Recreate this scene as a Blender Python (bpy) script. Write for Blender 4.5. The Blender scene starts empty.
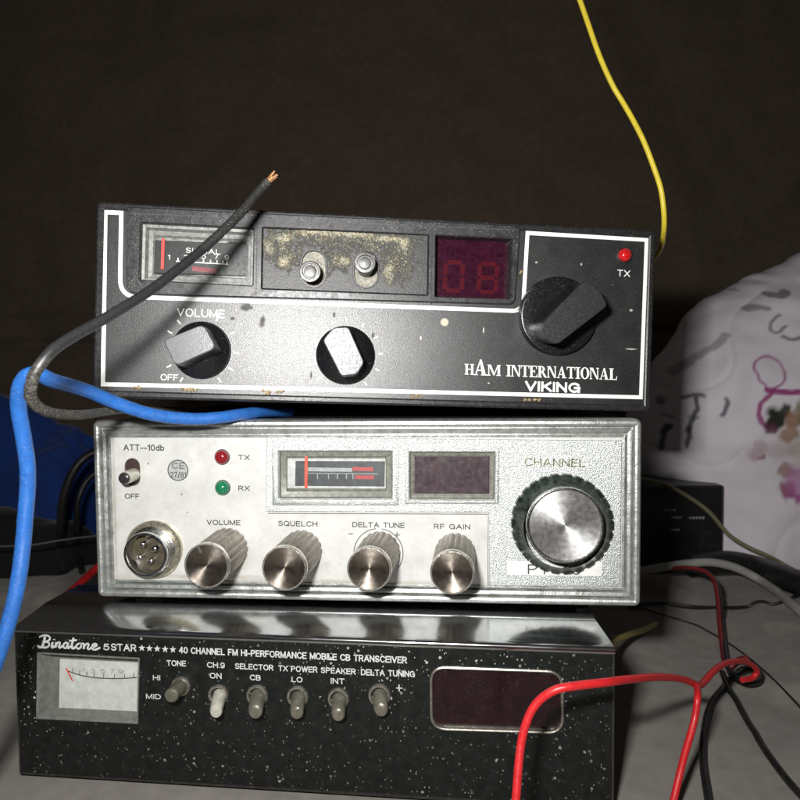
import bpy, bmesh, math, random
from mathutils import Matrix, Vector, Euler, noise

# ------------------------------------------------------------------ camera, world, flash
S = 0.01                      # Blender units per millimetre (scene built in mm)
FOC, CEN = 640.0, 400.0       # focal length and centre of the photograph, in its pixels
CAM_POS = Vector((122.17, -211.16, 77.75))
CAM_ROT = Euler((math.radians(-2.5565), math.radians(0.4713), math.radians(4.2223)), 'XYZ').to_matrix()
scene = bpy.context.scene
col = scene.collection
cd = bpy.data.cameras.new('camera')
cam = bpy.data.objects.new('camera', cd)
col.objects.link(cam)
cd.sensor_width = 36.0
cd.lens = 36.0 * FOC / 800.0
cd.clip_start = 0.02
cd.clip_end = 100.0
cd.dof.use_dof = True
cd.dof.focus_distance = 205 * S
cd.dof.aperture_fstop = 2.8
cam.matrix_world = Matrix.Translation(CAM_POS * S) @ (CAM_ROT @ Matrix.Rotation(math.pi / 2, 3, 'X')).to_4x4()
scene.camera = cam
world = bpy.data.worlds.new('World')
scene.world = world
world.use_nodes = True
world.node_tree.nodes['Background'].inputs[0].default_value = (1.0, 0.93, 0.85, 1)
world.node_tree.nodes['Background'].inputs[1].default_value = 0.030
scene.view_settings.view_transform = 'Standard'
scene.view_settings.look = 'None'
scene.view_settings.exposure = 0.0
scene.view_settings.gamma = 1.0
ld = bpy.data.lights.new('camera_flash', 'AREA')
ld.shape = 'RECTANGLE'
ld.size, ld.size_y = 0.20, 0.13
ld.energy = 100
ld.color = (1.0, 0.985, 0.96)
flash = bpy.data.objects.new('camera_flash', ld)
col.objects.link(flash)
FL = CAM_POS + CAM_ROT @ Vector((-28, 2, 31))
flash.matrix_world = Matrix.Translation(FL * S) @ (CAM_ROT @ Matrix.Rotation(math.pi / 2, 3, 'X')).to_4x4()

# ------------------------------------------------------------------ helpers
rnd = random.Random(7)

def at3(px, py, Z):
    """point in mm, Z mm in front of the camera, that the photograph shows at (px, py)"""
    return CAM_POS + CAM_ROT @ Vector(((px - CEN) / FOC * Z, Z, -(py - CEN) / FOC * Z))

def link(name, me, m=None, parent=None):
    o = bpy.data.objects.new(name, me)
    col.objects.link(o)
    if m is not None and me is not None:
        me.materials.append(m)
    if parent is not None:
        o.parent = parent
    return o

def tag(o, label=None, cat=None, group=None, kind=None):
    for k, v in (('label', label), ('category', cat), ('group', group), ('kind', kind)):
        if v:
            o[k] = v
    return o

class MB:
    """mesh builder in face coordinates: u right, v up, w out towards the viewer (mm)"""
    def __init__(self):
        self.bm = bmesh.new()

    def vert(self, u, v, w):
        return self.bm.verts.new((u * S, -w * S, v * S))

    def face(self, vs):
        try:
            return self.bm.faces.new(vs)
        except ValueError:
            return None

    def loop(self, pts, w):
        return [self.vert(p[0], p[1], w) for p in pts]

    def bridge(self, a, b):
        n = len(a)
        for i in range(n):
            self.face((a[i], a[(i + 1) % n], b[(i + 1) % n], b[i]))

    def fill(self, loops):
        es = []
        for lp in loops:
            for i in range(len(lp)):
                e = self.bm.edges.get((lp[i], lp[(i + 1) % len(lp)]))
                es.append(e or self.bm.edges.new((lp[i], lp[(i + 1) % len(lp)])))
        if len(loops) == 1:
            self.face(loops[0])
        else:
            bmesh.ops.triangle_fill(self.bm, edges=es, use_beauty=True)

    def plate(self, outer, w0, w1, c=0.2, holes=(), back=False):
        tops = []
        for k, p in enumerate([outer] + list(holes)):
            p = ccw(p)
            sgn = 1 if k == 0 else -1
            a = self.loop(p, w0)
            b = self.loop(p, w1 - c)
            self.bridge(a, b)
            if c > 0:
                t = self.loop(offset(p, c * sgn), w1)
                self.bridge(b, t)
            else:
                t = b
            tops.append(t)
            if k == 0:
                bots = [a]
            else:
                bots.append(a)
        self.fill(tops)
        if back:
            self.fill(bots)
        return self

    def poly(self, pts, w):
        self.face(self.loop(pts, w))
        return self

    def ring(self, a, b, w):
        """flat ring between two outlines of equal length"""
        self.bridge(self.loop(a, w), self.loop(b, w))
        return self

    def loft(self, rings, cap0=False, cap1=True):
        """rings: list of (outline, w)"""
        ls = [self.loop(p, w) for p, w in rings]
        for a, b in zip(ls, ls[1:]):
            self.bridge(a, b)
        if cap0:
            self.face(ls[0])
        if cap1:
            self.face(ls[-1])
        return self

    def lathe(self, cu, cv, prof, n=48, mod=None, cap=True, axis=None, cap0=False):
        """prof: list of (r, w); mod(angle, index) scales r; axis=(du,dv) shear per w"""
        ax = axis or (0, 0)
        ls = []
        for i, (r, w) in enumerate(prof):
            ring_ = []
            for k in range(n):
                a = 2 * math.pi * k / n
                rr = r * (mod(a, i) if mod else 1)
                ring_.append(self.vert(cu + ax[0] * (w - prof[0][1]) + rr * math.cos(a), cv + ax[1] * (w - prof[0][1]) + rr * math.sin(a), w))
            ls.append(ring_)
        for a, b in zip(ls, ls[1:]):
            self.bridge(a, b)
        if cap:
            c = self.vert(cu + ax[0] * (prof[-1][1] - prof[0][1]), cv + ax[1] * (prof[-1][1] - prof[0][1]), prof[-1][1])
            for k in range(n):
                self.face((ls[-1][k], ls[-1][(k + 1) % n], c))
        if cap0:
            self.face(ls[0])
        return self

    def box(self, u0, v0, w0, u1, v1, w1, c=0.0):
        if c <= 0:
            q = [(u0, v0), (u1, v0), (u1, v1), (u0, v1)]
            return self.loft([(q, w0), (q, w1)], cap0=True)
        q = rrect(u0, v0, u1, v1, c, 3)
        qi = offset(q, c * .99)
        return self.loft([(qi, w0), (q, w0 + c), (q, w1 - c), (qi, w1)], cap0=True)

    def stroke(self, pts, wd, w, closed=False):
        """flat line of width wd along pts"""
        n = len(pts)
        L, Rr = [], []
        for i in range(n):
            if closed:
                a, b = pts[i - 1], pts[(i + 1) % n]
            else:
                a, b = pts[max(0, i - 1)], pts[min(n - 1, i + 1)]
            d = Vector((b[0] - a[0], b[1] - a[1]))
            if d.length < 1e-9:
                d = Vector((1, 0))
            d.normalize()
            h = wd[i] / 2 if isinstance(wd, (list, tuple)) else wd / 2
            L.append(self.vert(pts[i][0] - d.y * h, pts[i][1] + d.x * h, w))
            Rr.append(self.vert(pts[i][0] + d.y * h, pts[i][1] - d.x * h, w))
        for i in range(n if closed else n - 1):
            j = (i + 1) % n
            self.face((L[i], L[j], Rr[j], Rr[i]))
        return self

    def build(self, name, m, parent=None, sharp=35, smooth=True):
        bmesh.ops.recalc_face_normals(self.bm, faces=self.bm.faces)
        me = bpy.data.meshes.new(name)
        self.bm.to_mesh(me)
        self.bm.free()
        if smooth:
            me.shade_smooth()
            me.set_sharp_from_angle(angle=math.radians(sharp))
        return link(name, me, m, parent)

def area2(p):
    return sum(p[i][0] * p[(i + 1) % len(p)][1] - p[(i + 1) % len(p)][0] * p[i][1] for i in range(len(p)))

def ccw(p):
    return list(p) if area2(p) > 0 else list(reversed(p))

def offset(p, d):
    """offset a counter-clockwise outline inwards by d"""
    out, n = [], len(p)
    for i in range(n):
        a, b, c = Vector(p[i - 1][:2]), Vector(p[i][:2]), Vector(p[(i + 1) % n][:2])
        e1, e2 = (b - a), (c - b)
        if e1.length < 1e-9 or e2.length < 1e-9:
            out.append(tuple(b)); continue
        e1.normalize(); e2.normalize()
        n1, n2 = Vector((-e1.y, e1.x)), Vector((-e2.y, e2.x))
        m = n1 + n2
        if m.length < 1e-6:
            m = n1
        m.normalize()
        k = max(0.35, m.dot(n1))
        out.append(tuple(b + m * (d / k)))
    return out

def rrect(u0, v0, u1, v1, r, n=5):
    pts = []
    for cx, cy, a0 in ((u1 - r, v0 + r, -90), (u1 - r, v1 - r, 0), (u0 + r, v1 - r, 90), (u0 + r, v0 + r, 180)):
        for k in range(n + 1):
            a = math.radians(a0 + 90 * k / n)
            pts.append((cx + r * math.cos(a), cy + r * math.sin(a)))
    return pts

def circle(cu, cv, r, n=40):
    return [(cu + r * math.cos(2 * math.pi * k / n), cv + r * math.sin(2 * math.pi * k / n)) for k in range(n)]

def capsule(cu, cv, r, h, n=8):
    """vertical rounded slot, half length h between arc centres"""
    p = []
    for cy, a0 in ((h, 0), (-h, 180)):
        for k in range(n + 1):
            a = math.radians(a0 + 180 * k / n)
            p.append((cu + r * math.cos(a), cv + cy + r * math.sin(a)))
    return p

def fillet(pts, rads, n=6):
    """round the corners of an outline, one radius per corner"""
    out, m = [], len(pts)
    for i in range(m):
        r = rads[i] if isinstance(rads, (list, tuple)) else rads
        a, b, c = Vector(pts[i - 1]), Vector(pts[i]), Vector(pts[(i + 1) % m])
        if r <= 0:
            out.append(tuple(b)); continue
        d1, d2 = (a - b).normalized(), (c - b).normalized()
        p0, p2 = b + d1 * r, b + d2 * r
        for k in range(n + 1):
            t = k / n
            out.append(tuple(p0 * (1 - t) ** 2 + b * 2 * t * (1 - t) + p2 * t * t))
    return out

def smooth_line(P, per=8):
    """Catmull-Rom through tuples or vectors"""
    P = [Vector(p) for p in P]
    Q = [P[0] * 2 - P[1]] + P + [P[-1] * 2 - P[-2]]
    out = []
    for i in range(1, len(Q) - 2):
        a, b, c, d = Q[i - 1], Q[i], Q[i + 1], Q[i + 2]
        for k in range(per):
            t = k / per
            out.append(0.5 * ((2 * b) + (c - a) * t + (2 * a - 5 * b + 4 * c - d) * t * t + (3 * b - a - 3 * c + d) * t ** 3))
    out.append(P[-1])
    return out

def tube_mesh(pts, r, n=12, rough=0.0, seed=0, flat=1.0):
    """tube along points in mm (world), returns mesh"""
    bm = bmesh.new()
    rings = []
    up = Vector((0.13, 0.2, 1)).normalized()
    for i, p in enumerate(pts):
        t = (pts[min(i + 1, len(pts) - 1)] - pts[max(i - 1, 0)]).normalized()
        up = (up - t * up.dot(t)).normalized()
        s = t.cross(up)
        ring_ = []
        for k in range(n):
            a = 2 * math.pi * k / n
            rr = r[i] if isinstance(r, list) else r
            if rough:
                rr *= 1 + rough * noise.noise(Vector((p.x * .9 + seed, p.y * .9 + k * .7, p.z * .9)))
            ring_.append(bm.verts.new((p + s * (rr * math.cos(a)) + up * (rr * flat * math.sin(a))) * S))
        rings.append(ring_)
    for a, b in zip(rings, rings[1:]):
        for k in range(n):
            bm.faces.new((a[k], a[(k + 1) % n], b[(k + 1) % n], b[k]))
    bm.faces.new(rings[0]); bm.faces.new(rings[-1])
    bmesh.ops.recalc_face_normals(bm, faces=bm.faces)
    me = bpy.data.meshes.new('wire')
    bm.to_mesh(me); bm.free()
    me.shade_smooth()
    me.set_sharp_from_angle(angle=math.radians(50))
    return me

# ------------------------------------------------------------------ materials
class NT:
    def __init__(self, name):
        self.m = bpy.data.materials.new(name)
        self.m.use_nodes = True
        self.t = self.m.node_tree
        self.n = self.t.nodes
        self.p = self.n['Principled BSDF']
        self.co = self.n.new('ShaderNodeTexCoord').outputs['Object']

    def put(self, sock, v):
        if isinstance(v, bpy.types.NodeSocket):
            self.t.links.new(v, sock)
        elif isinstance(v, (tuple, list)) and len(v) == 3 and sock.type == 'RGBA':
            sock.default_value = (*v, 1)
        else:
            sock.default_value = v

    def noise(self, scale, detail=4, rough=.55, co=None, stretch=None, dist=0.0):
        co = co or self.co
        if stretch:
            mp = self.n.new('ShaderNodeMapping')
            mp.inputs['Scale'].default_value = stretch
            self.t.links.new(co, mp.inputs[0])
            co = mp.outputs[0]
        x = self.n.new('ShaderNodeTexNoise')
        self.t.links.new(co, x.inputs['Vector'])
        x.inputs['Scale'].default_value = scale
        x.inputs['Detail'].default_value = detail
        x.inputs['Roughness'].default_value = rough
        x.inputs['Distortion'].default_value = dist
        return x.outputs[0]

    def voro(self, scale, rand=1.0, feature='F1', stretch=None):
        co = self.co
        if stretch:
            mp = self.n.new('ShaderNodeMapping')
            mp.inputs['Scale'].default_value = stretch
            self.t.links.new(co, mp.inputs[0])
            co = mp.outputs[0]
        x = self.n.new('ShaderNodeTexVoronoi')
        x.feature = feature
        self.t.links.new(co, x.inputs['Vector'])
        x.inputs['Scale'].default_value = scale
        x.inputs['Randomness'].default_value = rand
        return x.outputs['Distance']

    def ramp(self, v, a, b, lo=0.0, hi=1.0):
        x = self.n.new('ShaderNodeMapRange')
        self.put(x.inputs[0], v)
        x.inputs[1].default_value, x.inputs[2].default_value = a, b
        x.inputs[3].default_value, x.inputs[4].default_value = lo, hi
        return x.outputs[0]

    def math(self, op, a, b=0.0):
        x = self.n.new('ShaderNodeMath')
        x.operation = op
        self.put(x.inputs[0], a); self.put(x.inputs[1], b)
        return x.outputs[0]

    def mix(self, f, a, b):
        x = self.n.new('ShaderNodeMix')
        x.data_type = 'RGBA'
        self.put(x.inputs[0], f); self.put(x.inputs[6], a); self.put(x.inputs[7], b)
        return x.outputs[2]

    def bump(self, h, strength, dist=0.002):
        x = self.n.new('ShaderNodeBump')
        x.inputs['Strength'].default_value = strength
        x.inputs['Distance'].default_value = dist
        self.t.links.new(h, x.inputs['Height'])
        self.t.links.new(x.outputs[0], self.p.inputs['Normal'])

    def spots(self, lst, edge=0.5, amt=1.2, nscale=60):
        """mask of irregular spots at (u, v, r) mm on a face"""
        sep = self.n.new('ShaderNodeSeparateXYZ')
        self.t.links.new(self.co, sep.inputs[0])
        nz = self.noise(nscale, 3)
        tot = None
        for u, v, ru, rv in lst:
            du = self.math('MULTIPLY', self.math('SUBTRACT', sep.outputs[0], u * S), 1 / (ru * S))
            dv = self.math('MULTIPLY', self.math('SUBTRACT', sep.outputs[2], v * S), 1 / (rv * S))
            d = self.math('SQRT', self.math('ADD', self.math('MULTIPLY', du, du), self.math('MULTIPLY', dv, dv)))
            d = self.math('ADD', d, self.math('MULTIPLY', self.math('SUBTRACT', nz, 0.5), amt))
            k = self.ramp(d, 1.0, 1.0 - edge)
            tot = k if tot is None else self.math('MAXIMUM', tot, k)
        return tot

    def done(self, col_, rough=.5, metal=0.0, spec=.5, **kw):
        self.put(self.p.inputs['Base Color'], col_)
        self.put(self.p.inputs['Roughness'], rough)
        self.put(self.p.inputs['Metallic'], metal)
        self.put(self.p.inputs['Specular IOR Level'], spec)
        for k, v in kw.items():
            self.put(self.p.inputs[k.replace('_', ' ')], v)
        return self.m

def basic(name, c, rough=.5, metal=0.0, spec=.5, var=.25, vs=40, rv=.15, bump=0.0, bs=150, dust=0.0, **kw):
    t = NT(name)
    nz = t.noise(vs, 6, .6)
    c2 = tuple(x * (1 - var) for x in c)
    base = t.mix(t.ramp(nz, .3, .7), c2, tuple(min(1, x * (1 + var * .6)) for x in c))
    if dust:
        sp = t.math('MULTIPLY', t.ramp(t.noise(260, 2, .5), .60, .70), t.ramp(t.noise(18, 3), .42, .62))
        base = t.mix(t.math('MULTIPLY', sp, dust), base, (.45, .42, .36))
    r = t.ramp(t.noise(vs * 2.3, 4), .25, .75, max(.02, rough - rv), min(1, rough + rv))
    if bump:
        t.bump(t.noise(bs, 4), bump)
    return t.done(base, r, metal, spec, **kw)

def glass(name, tint=(1, 1, 1), k=.06):
    """clear thin pane: transparent with a glossy film"""
    m = bpy.data.materials.new(name)
    m.use_nodes = True
    n, l = m.node_tree.nodes, m.node_tree.links
    n.clear()
    out = n.new('ShaderNodeOutputMaterial')
    mx = n.new('ShaderNodeMixShader')
    tr = n.new('ShaderNodeBsdfTransparent'); tr.inputs[0].default_value = (*tint, 1)
    gl = n.new('ShaderNodeBsdfGlossy'); gl.inputs['Roughness'].default_value = .22
    co = n.new('ShaderNodeTexCoord'); nz = n.new('ShaderNodeTexNoise'); nz.inputs['Scale'].default_value = 70
    nz.inputs['Detail'].default_value = 6
    l.new(co.outputs['Object'], nz.inputs['Vector'])
    mr = n.new('ShaderNodeMapRange')
    mr.inputs[1].default_value, mr.inputs[2].default_value, mr.inputs[3].default_value, mr.inputs[4].default_value = .35, .7, k * .5, k * 1.8
    l.new(nz.outputs[0], mr.inputs[0])
    l.new(mr.outputs[0], mx.inputs[0]); l.new(tr.outputs[0], mx.inputs[1]); l.new(gl.outputs[0], mx.inputs[2])
    l.new(mx.outputs[0], out.inputs[0])
    return m

def aniso(name, c, rough=.3, an=.8):
    t = NT(name)
    tg = t.n.new('ShaderNodeTangent'); tg.direction_type = 'RADIAL'; tg.axis = 'Y'
    t.t.links.new(tg.outputs[0], t.p.inputs['Tangent'])
    nz = t.noise(60, 5)
    base = t.mix(t.ramp(nz, .35, .7), tuple(x * .88 for x in c), c)
    r = t.ramp(t.noise(60, 4), .3, .7, rough - .04, rough + .05)
    return t.done(base, r, 1.0, .5, Anisotropic=an, Anisotropic_Rotation=.25)

# ------------------------------------------------------------------ plain sans lettering, drawn stroke by stroke (cap height 1)
def _arc(cx, cy, rx, ry, a0, a1, n=10):
    return [(cx + rx * math.cos(math.radians(a0 + (a1 - a0) * k / n)), cy + ry * math.sin(math.radians(a0 + (a1 - a0) * k / n))) for k in range(n + 1)]
def _o(w, e=2.5, n=28):
    r = []
    for k in range(n + 1):
        a = 2 * math.pi * k / n
        c_, s_ = math.cos(a), math.sin(a)
        r.append((w / 2 + w / 2 * math.copysign(abs(c_) ** (2 / e), c_), .5 + .5 * math.copysign(abs(s_) ** (2 / e), s_)))
    return r
def glyph(ch):
    """(advance width, strokes)"""
    if ch == 'A': return .66, [[(0, 0), (.33, 1)], [(.33, 1), (.66, 0)], [(.13, .34), (.53, .34)]]
    if ch == 'B': return .56, [[(0, 0), (0, 1)], [(0, 1)] + _arc(.28, .76, .24, .24, 90, -90) + [(0, .52)], [(0, .52)] + _arc(.29, .26, .27, .26, 90, -90) + [(0, 0)]]
    if ch == 'C': return .62, [_arc(.34, .5, .34, .5, 38, 322, 20)]
    if ch == 'D': return .60, [[(0, 0), (0, 1)], [(0, 1)] + _arc(.22, .5, .38, .5, 90, -90, 14) + [(0, 0)]]
    if ch == 'E': return .50, [[(0, 0), (0, 1)], [(0, 1), (.5, 1)], [(0, .52), (.46, .52)], [(0, 0), (.5, 0)]]
    if ch == 'F': return .48, [[(0, 0), (0, 1)], [(0, 1), (.48, 1)], [(0, .5), (.42, .5)]]
    if ch == 'G': return .66, [_arc(.34, .5, .34, .5, 40, 352, 20), [(.66, .0), (.66, .48)], [(.38, .48), (.68, .48)]]
    if ch == 'H': return .58, [[(0, 0), (0, 1)], [(.58, 0), (.58, 1)], [(0, .52), (.58, .52)]]
    if ch == 'I': return .0, [[(0, 0), (0, 1)]]
    if ch == 'K': return .56, [[(0, 0), (0, 1)], [(.54, 1), (0, .38)], [(.18, .58), (.58, 0)]]
    if ch == 'L': return .46, [[(0, 0), (0, 1)], [(0, 0), (.46, 0)]]
    if ch == 'M': return .70, [[(0, 0), (0, 1)], [(0, 1), (.35, .05)], [(.35, .05), (.70, 1)], [(.70, 1), (.70, 0)]]
    if ch == 'N': return .58, [[(0, 0), (0, 1)], [(0, 1), (.58, 0)], [(.58, 0), (.58, 1)]]
    if ch == 'O': return .68, [_o(.68, 2.2)]
    if ch == '0': return .50, [_o(.50, 2.3)]
    if ch == 'P': return .54, [[(0, 0), (0, 1)], [(0, 1)] + _arc(.27, .74, .26, .26, 90, -90) + [(0, .48)]]
    if ch == 'Q': return .68, [_o(.68, 2.2), [(.42, .26), (.70, -.04)]]
    if ch == 'R': return .56, [[(0, 0), (0, 1)], [(0, 1)] + _arc(.28, .74, .26, .26, 90, -90) + [(0, .48)], [(.30, .48), (.55, 0)]]
    if ch == 'S': return .54, [_arc(.27, .75, .25, .25, 30, 180, 8) + _arc(.27, .75, .25, .25, 200, 255, 4) + _arc(.27, .26, .27, .26, 75, -20, 6) + _arc(.27, .26, .27, .26, -30, -155, 8)]
    if ch == 'T': return .56, [[(0, 1), (.56, 1)], [(.28, 1), (.28, 0)]]
    if ch == 'U': return .58, [[(0, 1), (0, .3)] + _arc(.29, .29, .29, .29, 180, 360, 12) + [(.58, 1)]]
    if ch == 'V': return .62, [[(0, 1), (.31, 0)], [(.31, 0), (.62, 1)]]
    if ch == 'W': return .90, [[(0, 1), (.23, 0)], [(.23, 0), (.45, 1)], [(.45, 1), (.67, 0)], [(.67, 0), (.90, 1)]]
    if ch == 'X': return .60, [[(0, 0), (.60, 1)], [(0, 1), (.60, 0)]]
    if ch == 'd': return .44, [[(.44, 0), (.44, 1)], _arc(.22, .33, .22, .33, 0, 360, 18)]
    if ch == 'b': return .44, [[(0, 0), (0, 1)], _arc(.22, .33, .22, .33, 0, 360, 18)]
    if ch == '1': return .22, [[(.22, 0), (.22, 1)], [(.0, .76), (.22, 1)]]
    if ch == '2': return .48, [_arc(.24, .73, .24, .27, 165, -30, 10) + [(0, 0)], [(0, 0), (.5, 0)]]
    if ch == '3': return .48, [_arc(.22, .75, .24, .25, 150, -80, 10), _arc(.22, .26, .26, .26, 80, -150, 10)]
    if ch == '4': return .54, [[(.40, 0), (.40, 1)], [(.40, 1), (0, .28)], [(0, .28), (.54, .28)]]
    if ch == '5': return .48, [[(.44, 1), (.08, 1)], [(.08, 1), (.03, .52)], _arc(.22, .33, .26, .33, 130, -150, 14)]
    if ch == '7': return .48, [[(0, 1), (.48, 1)], [(.48, 1), (.16, 0)]]
    if ch == '8': return .48, [_arc(.24, .75, .22, .25, 0, 360, 16), _arc(.24, .26, .25, .26, 0, 360, 16)]
    if ch == '9': return .48, [_arc(.24, .68, .24, .32, 0, 360, 16), [(.48, .66)] + _arc(.22, .32, .26, .32, 10, -140, 8)]
    if ch == '-': return .30, [[(0, .38), (.30, .38)]]
    if ch == '/': return .34, [[(0, -.05), (.34, 1.05)]]
    if ch == '.': return .0, [[(0, -.02), (0, .10)]]
    return .22, []
def words(s, gap=.24):
    x, out = 0.0, []
    for i, ch in enumerate(s):
        w_, st_ = glyph(ch)
        for p in st_:
            out.append([(x + a, b_) for a, b_ in p])
        x += w_ + (gap if i < len(s) - 1 else 0)
    return x, out

# ------------------------------------------------------------------ a radio face: maps measured points to millimetres
class Face:
    def __init__(self, name, pos, rot):
        self.pos = Vector(pos)
        self.R = Euler([math.radians(a) for a in rot], 'XYZ').to_matrix()
        self.root = bpy.data.objects.new(name, None)
        self.root.empty_display_size = .2
        col.objects.link(self.root)
        self.root.location = self.pos * S
        self.root.rotation_euler = [math.radians(a) for a in rot]

    def at(self, px, py, w=0.0):
        d = CAM_ROT @ Vector(((px - CEN) / FOC, 1, -(py - CEN) / FOC))
        nrm = self.R @ Vector((0, 1, 0))
        p0 = self.pos + self.R @ Vector((0, -w, 0))
        t = (p0 - CAM_POS).dot(nrm) / d.dot(nrm)
        q = self.R.transposed() @ (CAM_POS + d * t - self.pos)
        return (q.x, q.z)

    def pts(self, L, w=0.0):
        return [self.at(x, y, w) for x, y in L]

    def rad(self, px, py, rpx, w=0.0):
        a, b = self.at(px - rpx, py, w), self.at(px + rpx, py, w)
        return math.hypot(a[0] - b[0], a[1] - b[1]) / 2

    def text(self, s, p0, p1, hpx, m, w=.06, bold=0.0, parent=None, name='lettering'):
        """flat printed words from p0 to p1 (pixels, on the baseline), capitals hpx tall"""
        a, b = Vector(self.at(*p0, w)), Vector(self.at(*p1, w))
        up = Vector(self.at(p0[0], p0[1] - hpx, w)) - a
        d = b - a
        nv = Vector((-d.y, d.x)).normalized() * up.length
        tot, strokes_ = words(s)
        mb = MB()
        wd = up.length * (.135 + bold * 3.2)
        h = wd / up.length / 2
        for i, p in enumerate(strokes_):
            q = []
            for x, y in p:
                r_ = a + d * ((x / tot) if tot > 0 else 0) + nv * (h + y * (1 - 2 * h))
                q.append((r_.x, r_.y))
            # square the stroke ends so that corners meet
            if (Vector(q[0]) - Vector(q[-1])).length > wd:
                for e, n_ in ((0, 1), (-1, -2)):
                    dv = (Vector(q[e]) - Vector(q[n_])).normalized() * wd * .48
                    q[e] = (q[e][0] + dv.x, q[e][1] + dv.y)
            mb.stroke(q, wd, w + .0025 * i)
        return mb.build(name, m, parent or self.root, smooth=False)

# ------------------------------------------------------------------ shared paints and plastics
m_white = basic('white_print', (.82, .82, .80), .5, var=.12, vs=120)
m_dark_print = basic('dark_print', (.05, .055, .05), .5, var=.3, vs=150)
m_black = basic('black_plastic', (.016, .016, .017), .38, spec=.5, var=.4, vs=35, rv=.12, bump=.12, bs=220, dust=.35)
m_case = basic('case_paint', (.013, .013, .014), .42, var=.4, vs=25, dust=.3)
m_pit = basic('dark_hollow', (.006, .006, .006), .6, var=.2)
m_steel = basic('bright_steel', (.62, .62, .60), .22, 1.0, var=.25, vs=90, rv=.1)
m_dullsteel = basic('dull_steel', (.50, .48, .42), .35, .9, var=.4, vs=110, rv=.12, bump=.1)
m_glass = glass('meter_glass', (.97, .98, .97), .05)
m_red_needle = basic('red_needle', (.75, .06, .05), .45, var=.1)
m_scale_black = basic('meter_scale_black', (.012, .012, .014), .5, var=.2)
m_clear = basic('clear_plastic', (.27, .27, .26), .3, var=.5, vs=70, rv=.15)
m_fleck = basic('pale_print', (.60, .60, .58), .5, var=.2)
m_led_red = basic('red_lens', (.50, .012, .015), .12, var=.3, vs=80, Coat_Weight=.6)
m_led_green = basic('green_lens', (.012, .16, .07), .14, var=.3, vs=80, Coat_Weight=.6)

def radio_case(f, W, H, back, inset, m, front=-3.0):
    mb = MB()
    q = rrect(inset, inset, W - inset, H - inset, 1.5, 4)
    mb.loft([(q, front), (q, -back + 1), (offset(q, 1), -back)], cap0=False)
    return mb.build('case', m, f.root)

def frame_loft(f, W, H, prof, m, r=1.2, name='front_frame'):
    """prof: list of (inset, w) from the outside edge inwards"""
    base = rrect(0, 0, W, H, r, 4)
    rings = []
    for d, w in prof:
        rr = max(.25, r - d)
        rings.append((rrect(d, d, W - d, H - d, rr, 4), w))
    return MB().loft(rings, cap1=False).build(name, m, f.root, sharp=25)

def seven_seg(f, parent, boxes, m, wd, w):
    """boxes: px (x0,y0,x1,y1, slant) of each figure 8 / 0"""
    for (tl, tr, br, bl, segs) in boxes:
        TL, TR, BR, BL = [Vector(p) for p in f.pts([tl, tr, br, bl], w)]
        ML, MR = (TL + BL) / 2, (TR + BR) / 2
        mb = MB()
        lines = {'a': (TL, TR), 'b': (TR, MR), 'c': (MR, BR), 'd': (BL, BR), 'e': (ML, BL), 'f': (TL, ML), 'g': (ML, MR)}
        for i, s_ in enumerate(segs):
            a, b = lines[s_]
            d = (b - a) * .09
            mb.stroke([a + d, b - d], wd, w + .004 * i)
        mb.build('digit', m, parent, smooth=False)

# ================================================================== top radio: black, white outline, tilted on the wires
V = Face('cb_radio', (9.79, -16.35, 70.28), (-1.84, 2.25, 8.9864))
VW, VH = 183.84, 62.11
tag(V.root, 'black CB radio with white outlined panel, tilted on wires at the top of the stack', 'radio', 'cb radios in the stack')
radio_case(V, VW, VH, 150, 3.2, m_case, -8)
frame_loft(V, VW, VH, [(1.6, -12), (.5, -11), (0, -8), (0, -1.0), (.25, -.3), (.8, 0), (1.9, 0), (2.3, -.3), (2.7, -1.6)], m_black, 1.6)

def viking_panel():
    t = NT('black_panel')
    g = t.noise(300, 3, .6)
    cl = t.noise(14, 5, .6)
    base = t.mix(t.ramp(cl, .35, .65), (.010, .010, .0105), (.019, .019, .019))
    sp = t.math('MULTIPLY', t.ramp(g, .63, .74), t.ramp(t.noise(9, 3), .4, .6))
    base = t.mix(t.math('MULTIPLY', sp, .5), base, (.30, .29, .27))
    scr = t.ramp(t.noise(60, 2, .4, stretch=(1, 1, 14), dist=.4), .735, .76)
    base = t.mix(t.math('MULTIPLY', scr, .35), base, (.34, .34, .34))
    tan = t.spots([(*V.at(445, 322), 1.5, 1.5)], .25, .35)
    base = t.mix(tan, base, (.40, .36, .27))
    wh = t.spots([(*V.at(632, 310), .7, .5), (*V.at(484, 330), .35, 1.3), (*V.at(632, 349), 2.3, .3), (*V.at(537, 262), .5, .4), (*V.at(582, 264), .4, .5), (*V.at(489, 383), .5, .3), (*V.at(421, 338), .35, .8)], .5, .8, 120)
    base = t.mix(t.math('MULTIPLY', wh, .8), base, (.55, .53, .48))
    dk = t.spots([(*V.at(246, 307), 2.4, 1.6), (*V.at(262, 322), 1.2, 2.2), (*V.at(311, 375), .5, 1.4), (*V.at(373, 336), .5, 1.2), (*V.at(232, 318), .9, .7), (*V.at(334, 315), .6, 1.0)], .6, 1.4, 90)
    base = t.mix(dk, base, (.006, .006, .006))
    r = t.ramp(t.noise(330, 4, .7), .36, .64, .32, .45)
    r = t.math('ADD', r, t.math('MULTIPLY', dk, .25))
    h = t.noise(420, 3, .6)
    t.bump(h, .20, .003)
    return t.done(base, r, 0, t.ramp(t.noise(380, 3, .75), .34, .58, .5, 1.0))
m_vpanel = viking_panel()
WP = -.6   # level of the printed panel

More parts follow.
